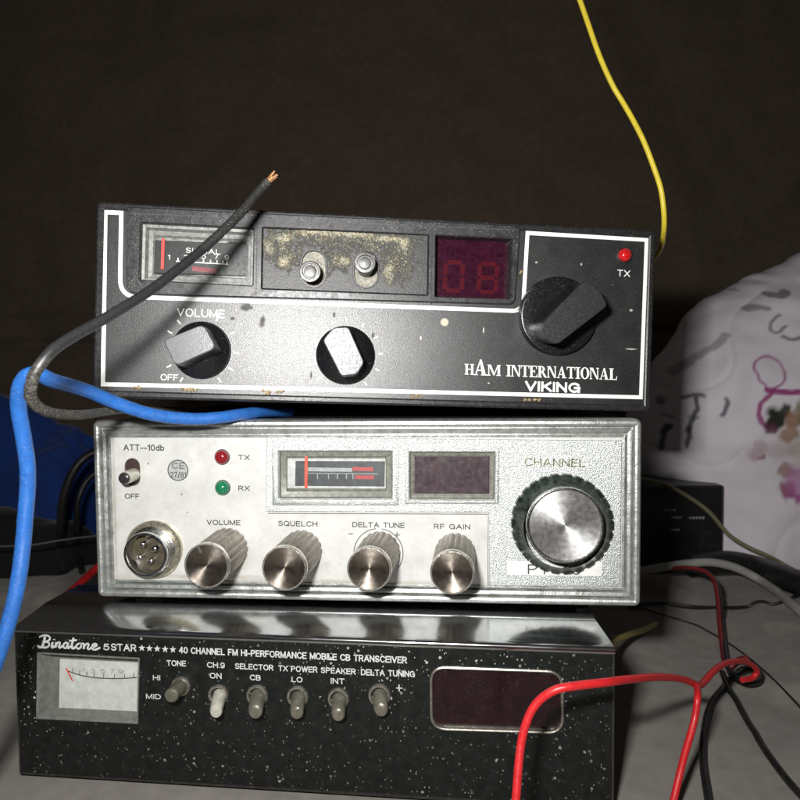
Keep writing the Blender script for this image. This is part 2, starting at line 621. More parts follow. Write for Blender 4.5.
# white outline printed on the panel
outl = fillet(V.pts([(103, 384.2), (105.4, 212.2), (121.3, 213.0), (120.0, 296.5), (517, 311.0), (523.2, 305.0), (527.5, 233.0), (646.5, 240.0), (640.8, 397.3)], WP),
              [0, 0, 0, 5.6, 1.6, 1.4, 0, 0, 0], 8)
outl = ccw(outl)
MB().ring(offset(outl, -.65), offset(outl, .65), WP + .05).build('white_outline', m_white, V.root, smooth=False)

# raised bezel along the top left, with openings for meter, switch plate and channel display
bez = fillet(V.pts([(126.5, 206.5), (125.5, 294.0), (515, 304.5), (520.5, 225.5)], .9), [.8, 4.6, 2.6, .8], 6)
def hole(px4, w, r=.6):
    return fillet(V.pts(px4, w), r, 4)
meter_h = hole([(141, 222.5), (253.5, 228.5), (252.5, 285.5), (139.5, 279.5)], .9)
plate_h = hole([(262.8, 227.5), (428.5, 235), (427.5, 295), (261.8, 288.5)], .9, .3)
disp_h = hole([(436, 235.2), (512, 238.8), (510.5, 298.4), (435.3, 296.2)], .9, .3)
MB().plate(rrect(2.4, 2.4, VW - 2.4, VH - 2.4, .4, 3), -3, WP, 0, holes=[offset(ccw(h_), -.25) for h_ in (meter_h, plate_h, disp_h)]).build('front_panel', m_vpanel, V.root)
b = MB().plate(bez, WP - 1, .9, .35, holes=[meter_h, plate_h, disp_h])
for hh, d in ((meter_h, -5.5), (plate_h, -.8), (disp_h, -6.0)):
    hh = ccw(hh)
    b.bridge(b.loop(hh, WP - 1), b.loop(hh, d))
m_bez = basic('bezel_plastic', (.020, .020, .022), .40, spec=.6, var=.4, vs=30, rv=.12, bump=.10, bs=260, dust=.5)
b.build('display_bezel', m_bez, V.root)
# moulded ridge lines along the top of the bezel
rl = MB()
for (a, c_) in (((129, 214.5), (519, 233.0)), ((129, 218.5), (519, 237.0))):
    pass
rl.stroke(V.pts([(130, 213.3), (330, 222.0), (516, 229.8)], .9), .45, .93)
rl.build('ridge_line', basic('ridge_grey', (.06, .06, .065), .35, var=.4), V.root, smooth=False)
for x0, y0, x1, y1 in ((257.3, 214, 256.0, 297), (432.3, 222, 431.0, 304)):
    MB().stroke(V.pts([(x0, y0), (x1, y1)], .9), .18, .925).build('groove', m_pit, V.root, smooth=False)

# switch plate, crusted with dried dust round the two slots
def switch_plate():
    t = NT('crusted_plate')
    base = t.mix(t.ramp(t.noise(40, 5), .35, .65), (.017, .017, .018), (.034, .034, .034))
    area = t.spots([(*V.at(345, 238), 21, 4.6), (*V.at(285, 252), 7.5, 6.5), (*V.at(400, 258), 7, 10), (*V.at(318, 266), 6, 7), (*V.at(335, 258), 6, 5), (*V.at(318, 236), 17, 5), (*V.at(377, 243), 15, 5)], .9, 1.7, 26)
    fl = t.ramp(t.noise(170, 6, .72), .45, .57)
    fl2 = t.ramp(t.noise(75, 4, .6), .38, .54)
    mk = t.math('MULTIPLY', area, t.math('MULTIPLY', fl, fl2))
    rim = t.spots([(*V.at(320, 232), 10, 1.6), (*V.at(352, 234), 11, 1.5), (*V.at(390, 239), 8, 1.2), (*V.at(281, 238), 5, 1.6), (*V.at(268, 247), 2.0, 3.2), (*V.at(283, 262), 2.6, 2.6), (*V.at(389, 272), 2.4, 4.6), (*V.at(404, 243), 2.8, 2.6), (*V.at(344, 261), 2.6, 2)], .8, 1.7, 55)
    mk = t.math('MINIMUM', t.math('ADD', mk, t.math('MULTIPLY', rim, t.ramp(t.noise(190, 5, .7), .36, .52))), 1.0)
    base = t.mix(mk, base, t.mix(t.ramp(t.noise(50, 4), .35, .65), (.42, .37, .25), (.30, .30, .24)))
    t.bump(t.math('ADD', t.math('MULTIPLY', mk, 1.0), t.math('MULTIPLY', t.noise(300, 3), .25)), .6, .006)
    return t.done(base, t.ramp(mk, 0, 1, .42, .8), 0, .5)
m_lever = basic('tarnished_lever', (.13, .13, .125), .45, .6, var=.35, vs=70)
m_backplate = basic('grimy_backplate', (.16, .15, .12), .5, .3, var=.5, vs=80)
s1, s2 = V.at(313.5, 268.5, .5), V.at(366, 269.5, .5)
sl1, sl2 = capsule(*s1, 4.05, 2.0), capsule(*s2, 4.05, 2.0)
MB().plate(offset(ccw(plate_h), .12), -.7, .5, .1, holes=[sl1, sl2]).build('switch_plate', switch_plate(), V.root)
for (su, sv), tip in ((s1, (310, 271.5)), (s2, (365, 262.5))):
    rg = MB()
    a, b2 = capsule(su, sv, 4.35, 2.0), capsule(su, sv, 3.75, 2.0)
    rg.loft([(a, .52), (offset(ccw(a), .1), .85), (offset(ccw(a), .5), .85), (b2, .4), (b2, -1.2)], cap1=False)
    sw = rg.build('toggle_switch', m_black, V.root)
    pb = MB().plate(capsule(su, sv, 3.8, 2.0), -1.6, -.8, 0)
    pb.build('backplate', m_backplate, sw)
    tp = V.at(tip[0], tip[1], 7.5)
    sh = ((tp[0] - su) * .72 / 7.5, (tp[1] - sv) * .72 / 7.5)
    bu, bv = tp[0] - sh[0] * 8.3, tp[1] - sh[1] * 8.3
    lv = MB().lathe(bu, bv, [(2.5, -.8), (2.6, .4), (2.8, 3.0), (3.1, 5.6), (3.35, 6.4), (3.35, 7.2), (3.15, 7.45), (2.5, 7.5), (2.35, 6.7), (2.0, 6.7), (1.9, 7.45), (1.6, 7.55)], 32, axis=sh)
    lv.build('lever', m_lever, sw)

# signal meter behind its clear cover
mh = ccw(meter_h)
mu = [p[0] for p in mh]; mv = [p[1] for p in mh]
tray = MB()
tray.loft([(offset(mh, .05), -.9), (offset(mh, .9), -1.1), (offset(mh, 1.4), -3.2), (offset(mh, 2.6), -3.6), (offset(mh, 3.2), -5)], cap1=True)
vm = tray.build('signal_meter', m_clear, V.root)
sc = fillet(V.pts([(155, 240), (249, 244), (248, 276), (154, 273)], -3.4), .3, 3)
MB().plate(sc, -5.2, -3.4, .15).build('scale', m_scale_black, vm)
MB().stroke(V.pts([(163.2, 238.5), (162.3, 269)], -2.6), .95, -2.6).build('needle', m_red_needle, vm, smooth=False)
tk = MB()
tk.stroke(V.pts([(176, 261.2), (228, 264.3)], -3.3), .35, -3.3)
for x in (178, 186.5, 195, 203.5, 210.5, 217, 223, 227):
    y = 261.2 + (x - 176) * .06
    tk.stroke(V.pts([(x, y), (x, y - 3.4)], -3.29), .35, -3.29)
tk.build('scale_marks', m_white, vm, smooth=False)
V.text('SIGNAL', (186, 252.5), (220, 254.5), 5, m_white, -3.3, parent=vm)
for s_, x, y in (('1', 168, 259.5), ('3', 184, 259.8), ('5', 202, 258.8), ('7', 214.5, 259.0), ('9', 225, 260.2)):
    V.text(s_, (x, y), (x + (1.5 if s_ == '1' else 3.6), y + .1), 5, m_white, -3.3, parent=vm)
MB().stroke(V.pts([(192, 268.5), (217, 271.2)], -3.3), 1.5, -3.3).build('red_band', basic('dull_red_print', (.22, .03, .04), .5), vm, smooth=False)
MB().plate(offset(mh, .15), -.35, .1, .1).build('window', m_glass, vm)

# channel display
dh = ccw(disp_h)
m_red_win = basic('dark_red_window', (.028, .004, .013), .20, spec=.25, var=.45, vs=60, rv=.10, dust=.10)
vd = MB().plate(dh, -5.6, -4.2, 0).build('channel_display', m_red_win, V.root)
m_dig = basic('unlit_red_segments', (.058, .003, .008), .6, spec=.08, var=.3)
seven_seg(V, vd, [((446, 262), (463, 262.8), (461.5, 291), (444.5, 290.2), 'abcdef'), ((480, 263.4), (497, 264.2), (495.5, 292.4), (478.5, 291.6), 'abcdefg')], m_dig, 1.5, -4.15)

# red lamp
lu, lv_ = V.at(624, 255.5, WP)
led = MB().lathe(lu, lv_, [(2.75, WP), (2.7, WP + .6), (2.35, WP + .7), (2.3, WP + .2)], 32, cap=False).build('transmit_lamp', m_black, V.root)
MB().lathe(lu, lv_, [(2.3, WP + .1), (2.25, WP + 1.0), (1.9, WP + 1.8), (1.2, WP + 2.3), (.5, WP + 2.5)], 32).build('lens', m_led_red, led)

# rotary knobs: skirt with a bar grip
def knob_mat(name, c, rough):
    t = NT(name)
    nz = t.noise(90, 6, .65)
    base = t.mix(t.ramp(nz, .3, .75), tuple(x * .65 for x in c), c)
    scr = t.ramp(t.noise(70, 2, .5, stretch=(1, 1, 9), dist=.5), .70, .74)
    base = t.mix(t.math('MULTIPLY', scr, .4), base, (.35, .35, .35))
    t.bump(t.noise(330, 4), .18, .003)
    return t.done(base, t.ramp(t.noise(140, 5), .3, .7, rough - .08, rough + .12), 0, .7)
m_knob = knob_mat('knob_black', (.008, .008, .009), .24)
m_grip = knob_mat('flash_sheen_grip_face', (.075, .077, .082), .36)  # paler base colour stands in for the flash sheen on two grip faces
m_grip_dark = knob_mat('dark_grip_face', (.024, .024, .025), .36)  # same black gloss, without the painted sheen

def bar_knob(cpx, rpx, face_px, hgt, wide, mface, fr=(2.2, 2.2, 2.2, 2.2), cone=True):
    cu_, cv_ = V.at(*cpx, 1.0)
    r = V.rad(*cpx, rpx, 1.0)
    k = MB().lathe(cu_, cv_, [(r + .15, WP + .02), (r, WP + .5)] + ([(r - .1, 1.3), (r - .5, 1.75), (r * .5, 4.6), (r * .2, 5.2)] if cone else [(r, 1.8), (r - .25, 2.3), (r - .7, 2.45), (r * .35, 1.2)]), 56).build('knob', m_knob, V.root)
    fp = fillet(V.pts(face_px, hgt), list(fr), 6)
    fp = ccw(fp)
    fc = Vector((sum(p[0] for p in fp) / len(fp), sum(p[1] for p in fp) / len(fp)))
    low = [(cu_ + (p[0] - fc.x) * wide, cv_ + (p[1] - fc.y) * wide) for p in fp]
    mid = [((a[0] * .25 + b_[0] * .75), (a[1] * .25 + b_[1] * .75)) for a, b_ in zip(low, fp)]
    g = MB().loft([(low, 1.7), (mid, hgt * .7), (fp, hgt - .7)], cap1=False).build('grip', m_knob, k)
    MB().loft([(fp, hgt - .7), (offset(fp, .10), hgt - .2), (offset(fp, .35), hgt)], cap1=True).build('grip_face', mface, g, sharp=15)
bar_knob((200.8, 350), 29.3, [(162.5, 340), (203.5, 323.5), (217, 348), (175.5, 366.5)], 13, 1.0, m_grip, (1.8, 2.2, 2.2, 1.8))
bar_knob((345.5, 355), 29.3, [(322.5, 340), (333, 327.5), (348.5, 326.5), (364.5, 362.5), (357, 374.5), (341, 376.5)], 12, 1.0, m_grip, (1.2,) * 6)
bar_knob((558, 316), 38.0, [(540.5, 324.5), (584, 280.5), (598, 287), (608.5, 305.5), (558, 344.5), (548, 340)], 15.8, 1.0, m_grip_dark, (2.2, 1.2, 2, 1.6, 1.6, 1.2), cone=False)

# printing on the panel
V.text('VOLUME', (177.5, 316.2), (224, 318.2), 8.2, m_white, WP + .05)
V.text('OFF', (161, 380.3), (177.5, 380.8), 6.4, m_white, WP + .05)
V.text('TX', (617.5, 276.2), (629.5, 277.0), 6.6, m_white, WP + .05)
V.text('VIKING', (526, 391.2), (578.8, 393.0), 10.3, m_white, WP + .05, bold=.028)
for c_, r0, r1, angs in (((200.8, 350), 33, 38, (150, 128, 62, 28, -5, -32, -58, 207, 237)), ((345.5, 355), 33, 37, (112, 88, 60, 30, 2, -25, -55))):
    for a in angs:
        q = [(c_[0] + rr * math.cos(math.radians(a)), c_[1] - rr * math.sin(math.radians(a))) for rr in (r0, r1)]
        MB().stroke(V.pts(q, WP), .42, WP + .05).build('dial_mark', m_white, V.root, smooth=False)

# serif lettering drawn letter by letter (unit box: x 0..1, y 0..1)
def serif(ch):
    P = []
    def bar(x0, x1, y0=0, y1=1): P.append([(x0, y0), (x1, y0), (x1, y1), (x0, y1)])
    def ser(x0, x1, top): P.append([(x0, .94), (x1, .94), (x1, 1), (x0, 1)] if top else [(x0, 0), (x1, 0), (x1, .06), (x0, .06)])
    if ch == 'H':
        bar(.10, .32); bar(.68, .90); bar(.32, .68, .47, .55)
        for a, b_ in ((0, .42), (.58, 1)): ser(a, b_, 0); ser(a, b_, 1)
    elif ch == 'I':
        bar(.27, .73); ser(0, 1, 0); ser(0, 1, 1)
    elif ch == 'N':
        bar(.08, .18); bar(.82, .92); P.append([(.10, 1), (.36, 1), (.92, 0), (.76, 0)])
        ser(0, .30, 1); ser(.70, 1, 1); ser(0, .28, 0)
    elif ch == 'M':
        bar(.07, .14); bar(.76, .94); P.append([(.07, 1), (.26, 1), (.54, .12), (.46, .02)]); P.append([(.46, .02), (.52, .02), (.82, 1), (.76, 1)])
        ser(0, .24, 0); ser(.66, 1, 0); ser(0, .24, 1); ser(.76, 1, 1)
    elif ch == 'T':
        bar(.38, .62); bar(0, 1, .93, 1); ser(.22, .78, 0)
        P.append([(0, .72), (.05, .72), (.10, .95), (0, .95)]); P.append([(.95, .72), (1, .72), (1, .95), (.90, .95)])
    elif ch == 'E':
        bar(.10, .38); bar(0, .92, .93, 1); bar(0, .98, 0, .07); bar(.38, .68, .48, .55)
        P.append([(.93, 0), (1, .28), (.94, .28), (.84, .05)]); P.append([(.86, .72), (.92, .72), (.92, .95), (.80, .95)]); P.append([(.62, .36), (.68, .36), (.68, .66), (.62, .66)])
    elif ch == 'L':
        bar(.12, .42); ser(0, .55, 1); bar(0, .95, 0, .07); P.append([(.90, 0), (1, .34), (.94, .34), (.80, .05)])
    elif ch == 'A':
        P.append([(.10, 0), (.18, 0), (.55, 1), (.47, 1)]); P.append([(.62, 0), (.90, 0), (.58, 1), (.44, 1)]); bar(.27, .70, .28, .35)
        ser(0, .30, 0); ser(.54, 1, 0)
    elif ch == 'R':
        bar(.10, .36); ser(0, .46, 0); ser(0, .40, 1)
        o_ = [(.36 + .42 * math.sin(a), .735 + .265 * math.cos(a)) for a in [math.pi * k / 12 for k in range(13)]]
        i_ = [(.36 + .20 * math.sin(a), .735 + .20 * math.cos(a)) for a in [math.pi * k / 12 for k in range(13)]]
        for k in range(12): P.append([o_[k], o_[k + 1], i_[k + 1], i_[k]])
        P.append([(.40, .49), (.62, .50), (1, 0), (.74, 0)])
    elif ch == 'O':
        for k in range(28):
            a, b_ = 2 * math.pi * k / 28, 2 * math.pi * (k + 1) / 28
            P.append([(.5 + .5 * math.cos(a), .5 + .52 * math.sin(a)), (.5 + .5 * math.cos(b_), .5 + .52 * math.sin(b_)), (.5 + .24 * math.cos(b_), .5 + .45 * math.sin(b_)), (.5 + .24 * math.cos(a), .5 + .45 * math.sin(a))])
    return P
def serif_word(f, letters, w, m):
    """letters: (char, x0, x1, baseline y at x0, cap height) in pixels"""
    mb = MB()
    for ch, x0, x1, yb, hp in letters:
        for i, q in enumerate(serif(ch)):
            pts = [f.at(x0 + (x1 - x0) * x, yb + (x1 - x0) * x * .035 - hp * y, w) for x, y in q]
            mb.poly(pts, w + (.002 * (i % 40) if ch != 'O' else 0))
    return mb.build('lettering', m, f.root, smooth=False)
xs = [('I', .45), ('N', .86), ('T', .78), ('E', .74), ('R', .84), ('N', .86), ('A', .90), ('T', .78), ('I', .45), ('O', .82), ('N', .86), ('A', .90), ('L', .74)]
tot = sum(w_ for _, w_ in xs) + .0 * len(xs)
L_ = [('H', 464.6, 474.2, 374.4, 10.6), ('A', 473.6, 487.4, 375.0, 15.6), ('M', 487.4, 500.8, 375.4, 10.8)]
x = 506.2
for ch, w_ in xs:
    ww = w_ / tot * (617.5 - 506.2)
    L_.append((ch, x, x + ww * .97, 376.2 + (x - 506) * .034, 11.4))
    x += ww
serif_word(V, L_, WP + .05, m_white)
# rust and dried grime along the lower lip
m_rust = basic('rust_grime', (.33, .25, .13), .8, var=.6, vs=120, bump=.5)
for (px, py, n_, sx, sy) in ((189, 389.5, 16, 9, 1.5), (274, 392, 16, 12, 1.6), (414, 396.5, 12, 6, 1.6), (133, 387.5, 8, 10, .7), (534, 399.5, 8, 9, .7), (521.5, 271, 5, .8, 3.5), (432, 300.5, 3, 1, .7)):
    lip = MB()
    for _ in range(n_):
        cx, cy = px + rnd.gauss(0, sx * .5), py + rnd.gauss(0, sy * .45)
        c0 = V.at(cx, cy, .4)
        r = rnd.uniform(.12, .42)
        lip.lathe(c0[0], c0[1], [(r * 1.5, -.5), (r * 1.2, .12), (r * .6, .2)], 7, mod=lambda a, i, s=rnd.random() * 9: 1 + .3 * math.sin(3 * a + s) + .2 * math.sin(5 * a + 2 * s))
    lip.build('rust_stain', m_rust, V.root)

# ================================================================== middle radio: silver face, ribbed knobs
P = Face('cb_radio', (0, 0, 0), (0, 0, 0))
PW, PH = 185.0, 61.84
tag(P.root, 'silver faced CB radio with four bronze ribbed knobs, in the middle of the stack', 'radio', 'cb radios in the stack')
radio_case(P, PW, PH, 165, .8, m_case, -6)
for fu in (14, 171):
    for fw in (-14, -140):
        MB().box(fu - 5, -2.4, fw - 5, fu + 5, 1.0, fw + 5, .6).build('foot', m_black, P.root)

def chrome_frame():
    t = NT('worn_chrome')
    nz = t.noise(45, 6, .65)
    base = t.mix(t.ramp(nz, .3, .7), (.48, .50, .48), (.68, .70, .68))
    pit = t.ramp(t.noise(190, 5, .7), .62, .70)
    base = t.mix(t.math('MULTIPLY', pit, .75), base, (.10, .11, .09))
    grime = t.math('MULTIPLY', t.ramp(t.noise(24, 5, .6), .52, .72), .5)
    base = t.mix(grime, base, (.22, .22, .16))
    t.bump(t.noise(130, 5, .6), .22, .006)
    return t.done(base, t.ramp(nz, .3, .7, .28, .40), .8, .6)
m_chrome = chrome_frame()
frame_loft(P, PW, PH, [(1.2, -8), (.4, -7.5), (0, -6), (0, -1.6), (.3, -.6), (.8, -.1), (1.6, 0), (2.2, -.25), (2.5, -.9), (2.65, -2.2), (3.05, -2.2), (3.2, -.8), (3.7, -.35), (4.6, -.6), (4.9, -2.2), (5.25, -2.2), (5.4, -.9), (6.1, -1.0), (6.3, -2.2)], m_chrome, 2.2)

def pale_panel():
    t = NT('pale_panel')
    g = t.noise(420, 2, .5)
    nz = t.noise(12, 5, .6)
    base = t.mix(t.ramp(nz, .35, .7), (.55, .555, .535), (.63, .63, .61))
    base = t.mix(t.ramp(g, .35, .7, 0, .18), base, (.45, .45, .43))
    gr = t.spots([(92, 6.3, 90, 1.3), (6.7, 30, 1.0, 40), (40, 7.5, 30, 1.2)], .9, .9, 30)
    base = t.mix(t.math('MULTIPLY', gr, .55), base, (.28, .25, .18))
    sm = t.math('MULTIPLY', t.ramp(t.noise(34, 6, .7), .50, .74), .30)
    base = t.mix(sm, base, (.34, .32, .26))
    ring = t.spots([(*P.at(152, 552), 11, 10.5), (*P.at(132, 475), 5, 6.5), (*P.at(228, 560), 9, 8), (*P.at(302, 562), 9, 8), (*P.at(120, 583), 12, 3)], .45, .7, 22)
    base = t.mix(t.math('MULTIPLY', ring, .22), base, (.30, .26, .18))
    sp = t.spots([(*P.at(146.5, 464), .5, .4), (*P.at(186, 513), .5, .35), (*P.at(180, 495), .5, .5), (*P.at(165, 560), .5, .5), (*P.at(112, 534), .3, .6)], .5, .9, 110)
    base = t.mix(t.math('MULTIPLY', sp, .8), base, (.22, .19, .13))
    return t.done(base, t.ramp(nz, .3, .7, .34, .46), .12, .5)
WF = -1.2

def cast_panel():
    t = NT('pebbled_silver')
    g = t.voro(330)
    g2 = t.noise(300, 3, .6)
    base = t.mix(t.ramp(g2, .35, .7), (.42, .45, .43), (.66, .69, .67))
    t.bump(t.math('ADD', g, t.math('MULTIPLY', g2, .8)), .5, .003)
    return t.done(base, .38, .65, .5)
m_cast = cast_panel()
WT = -.55
cast = P.pts([(266, 437), (622, 440.5), (620.5, 586.5), (489.5, 586), (488.5, 512.5), (266, 511.5)], WT)
mtr = P.pts([(279.5, 451.5), (391.5, 451.5), (391.5, 498), (279.5, 498)], WT)
dsp = P.pts([(410, 452.3), (494.3, 452.5), (494, 499), (410, 498.6)], WT)
MB().plate(rrect(5.8, 5.8, PW - 5.8, PH - 5.8, .5, 3), -3, WF, 0, holes=[offset(ccw(h_), -.3) for h_ in (mtr, dsp)]).build('front_panel', pale_panel(), P.root)
MB().plate(cast, WF - .1, WT, .2, holes=[mtr, dsp]).build('textured_panel', m_cast, P.root)
# raised rims round the two windows and the border line of the pale area
def rim(parent, hole_, wd, h, name='window_rim'):
    h0 = ccw(hole_)
    return MB().loft([(offset(h0, -wd), WT - .1), (offset(h0, -wd), WT + h * .6), (offset(h0, -wd + .35), WT + h), (offset(h0, -.5), WT + h), (offset(h0, -.02), WT + h - .5), (offset(h0, -.02), -3.5)], cap1=False).build(name, m_cast, parent)
rim(P.root, mtr, 2.4, .55)
rim(P.root, dsp, 1.6, .55)
bl = MB()
bl.stroke(P.pts([(268, 513.3), (487.6, 514.2), (488.2, 585.5)], WF), .35, WF + .03)
bl.build('border_line', basic('border_grey', (.16, .17, .15), .4), P.root, smooth=False)

# signal meter
mh = ccw(mtr)
m_trayg = basic('meter_tray', (.20, .20, .17), .4, var=.45, vs=60, rv=.15)
pm = MB().loft([(offset(mh, .03), -.9), (offset(mh, .25), -1.6), (offset(mh, 1.9), -2.2), (offset(mh, 2.4), -3.2)], cap1=True).build('signal_meter', m_trayg, P.root)
MB().plate(P.pts([(285, 458.5), (388, 458.8), (388, 489), (285, 488.5)], -2.8), -4, -2.8, .2).build('face_plate', basic('aged_white_plastic', (.52, .53, .52), .35, var=.25), pm)
MB().plate(P.pts([(295.5, 461), (385, 461.3), (384.5, 486.5), (295, 486)], -2.7), -3, -2.7, .05).build('scale', basic('hazed_scale', (.065, .07, .075), .45, var=.3), pm)  # haze of the meter glass is painted into this greyed black
MB().stroke(P.pts([(306.2, 456.5), (306, 488)], -2.2), 1.0, -2.2).build('needle', basic('orange_red_needle', (.80, .10, .06), .45, var=.1), pm, smooth=False)
tk = MB()
tk.stroke(P.pts([(306, 469.3), (352, 469.9)], -2.6), 1.3, -2.6)
tk.stroke(P.pts([(306, 473.3), (378, 474)], -2.6), .22, -2.598)
for x in (317.5, 328.5, 337.5, 346.5, 353):
    tk.stroke(P.pts([(x, 473.4), (x, 479)], -2.6), .3, -2.595)
tk.build('scale_marks', basic('grey_scale_print', (.36, .37, .37), .5, var=.4, vs=200), pm, smooth=False)
rb = MB()
rb.stroke(P.pts([(352.5, 468.8), (373, 469.3)], -2.6), 1.35, -2.59)
rb.stroke(P.pts([(355, 477), (374, 477.4)], -2.6), 1.3, -2.59)
rb.build('red_band', basic('red_scale_print', (.42, .07, .075), .5, var=.4, vs=200), pm, smooth=False)
V_small = [('1 3 5 7 9', (347, 465.7), (373, 466.2), 3.2), ('SIGNAL dB', (346, 483.8), (374, 484.3), 3.2)]
V_small = []
MB().plate(offset(mh, .06), -.95, -.75, .05).build('window', m_glass, pm)
# channel display window
dh = ccw(dsp)
pd = MB().loft([(offset(dh, .03), -.9), (offset(dh, .2), -1.6), (offset(dh, 1.2), -2.1), (offset(dh, 1.5), -2.6)], cap1=True).build('channel_display', m_trayg, P.root)
m_purp = basic('smoky_purple_window', (.058, .042, .048), .25, var=.4, vs=35, rv=.12, dust=.25)
MB().plate(offset(dh, 1.55), -3.5, -1.9, .15).build('window', m_purp, pd)
seven_seg(P, pd, [((424, 463), (438, 463), (437, 489), (423, 489), 'bc'), ((455, 463), (470, 463), (469, 489), (454, 489), 'd')], basic('dim_red_segments', (.070, .044, .050), .6, spec=.1), .9, -1.86)

# lamps
for (px, py), m_ in (((222.3, 457), basic('deep_red_lens', (.22, .012, .016), .14, var=.3, vs=80, Coat_Weight=.6)), ((222.8, 487.6), m_led_green)):
    u, v = P.at(px, py, WF)
    r = P.rad(px, py, 7.0, WF)
    lp = MB().lathe(u, v, [(r + .25, WF), (r + .2, WF + .35), (r, WF + .4), (r - .05, WF + .1)], 32, cap=False).build('indicator_lamp', m_black, P.root)
    MB().lathe(u, v, [(r, WF), (r, WF + .7), (r * .9, WF + 1.5), (r * .62, WF + 2.1), (r * .3, WF + 2.4)], 32).build('lens', m_ , lp)
# attenuator switch
su, sv = P.at(132.5, 472, WF)
slot = capsule(su, sv, 2.75, 2.1)
sw = MB().loft([(slot, WF + .04), (offset(ccw(slot), .08), WF + .12), (offset(ccw(slot), .3), WF + .02), (offset(ccw(slot), .3), WF - .5)], cap1=False).build('toggle_switch', m_dark_print, P.root)
MB().poly(offset(ccw(slot), .05), WF + .02).build('slot_hollow', basic('brown_hollow', (.045, .022, .020), .6, var=.5), sw)
tu, tv = P.at(123.8, 478.5, 6.5)
bu, bv = P.at(134, 474.5, WF)
sh = ((tu - bu) / 7.5, (tv - bv) / 7.5)
m_ivory = basic('ivory_lever', (.50, .49, .42), .35, .2, var=.25)
lv = MB().lathe(bu, bv, [(2.2, WF), (2.25, 2.5), (2.15, 5.6), (1.95, 6.1)], 28, axis=sh, cap=False).build('lever', m_ivory, sw)
MB().lathe(bu + sh[0] * 7.3, bv + sh[1] * 7.3, [(1.95, 6.1), (1.9, 6.4), (1.5, 6.75), (.8, 6.9)], 28).build('lever_tip', basic('dark_tip', (.05, .045, .045), .3, .5), lv)
# approval sticker
u, v = P.at(178, 470.3, WF)
r = P.rad(178, 470.3, 10.6, WF)
stk = MB().plate(circle(u, v, r), WF, WF + .08, .02).build('approval_sticker', basic('grey_sticker', (.36, .37, .36), .5, var=.15), P.root)
MB().ring(circle(u, v, r - .1), circle(u, v, r - .42), WF + .1).build('sticker_ring', m_dark_print, stk, smooth=False)
P.text('CE', (172.3, 468.6), (184.2, 468.8), 6.0, m_dark_print, WF + .1, parent=stk)
P.text('27/81', (170.5, 477.6), (185.8, 478.0), 5.8, m_dark_print, WF + .1, parent=stk)

# microphone socket
fu, fv = P.at(153.5, 549.5, 0)
rf = P.rad(153.5, 549.5, 28.0, 0)
m_brass = basic('tarnished_nickel', (.58, .54, .42), .30, .85, var=.3, vs=60, rv=.12)
soc = MB().lathe(fu, fv, [(rf, WF), (rf, .2), (rf - .5, .8), (rf - 2.0, 1.0), (rf - 2.4, .9)], 56, cap=False).build('microphone_socket', m_brass, P.root)
ru, rv_ = P.at(144.8, 554.8, 6.0)
rr = P.rad(144.8, 554.8, 21.5, 6.0)
sh = ((ru - fu) / 6.0, (rv_ - fv) / 6.0)
sh = (sh[0] * .85, sh[1] * .85)
b0u, b0v = ru - sh[0] * 5.2, rv_ - sh[1] * 5.2
MB().lathe(b0u, b0v, [(rr + .9, .8), (rr + .8, 1.4), (rr + .1, 1.7), (rr + .1, 2.5), (rr + .35, 2.6), (rr + .35, 2.9), (rr + .1, 3.0), (rr + .1, 3.7), (rr + .35, 3.8), (rr + .35, 4.1), (rr + .05, 4.3), (rr + .1, 5.6), (rr - .1, 6.0), (rr - .7, 6.0), (rr - .9, 5.6), (rr - 1.0, 1.0)], 56, cap=False, axis=sh).build('threaded_collar', m_steel, soc)
MB().lathe(b0u + sh[0] * .6, b0v + sh[1] * .6, [(rr - .7, 1.3), (rr - 1.2, 1.35)], 40).build('socket_floor', basic('socket_floor_brown', (.06, .048, .03), .45, var=.4), soc)
for dx, dy in ((-3.5, -11), (10.5, -6), (-7, 4), (6, 8.5)):
    pu, pv = P.at(145 + dx * .85, 554.5 + dy * .85, 4)
    MB().lathe(pu, pv, [(1.05, 1.2), (1.05, 3.6), (.85, 4.1), (.45, 4.35)], 20).build('pin', m_steel, soc)
MB().box(b0u - .5, b0v + rr - 2.2, 1.2, b0u + .6, b0v + rr - .8, 4.5, .2).build('key_tab', m_dullsteel, soc)

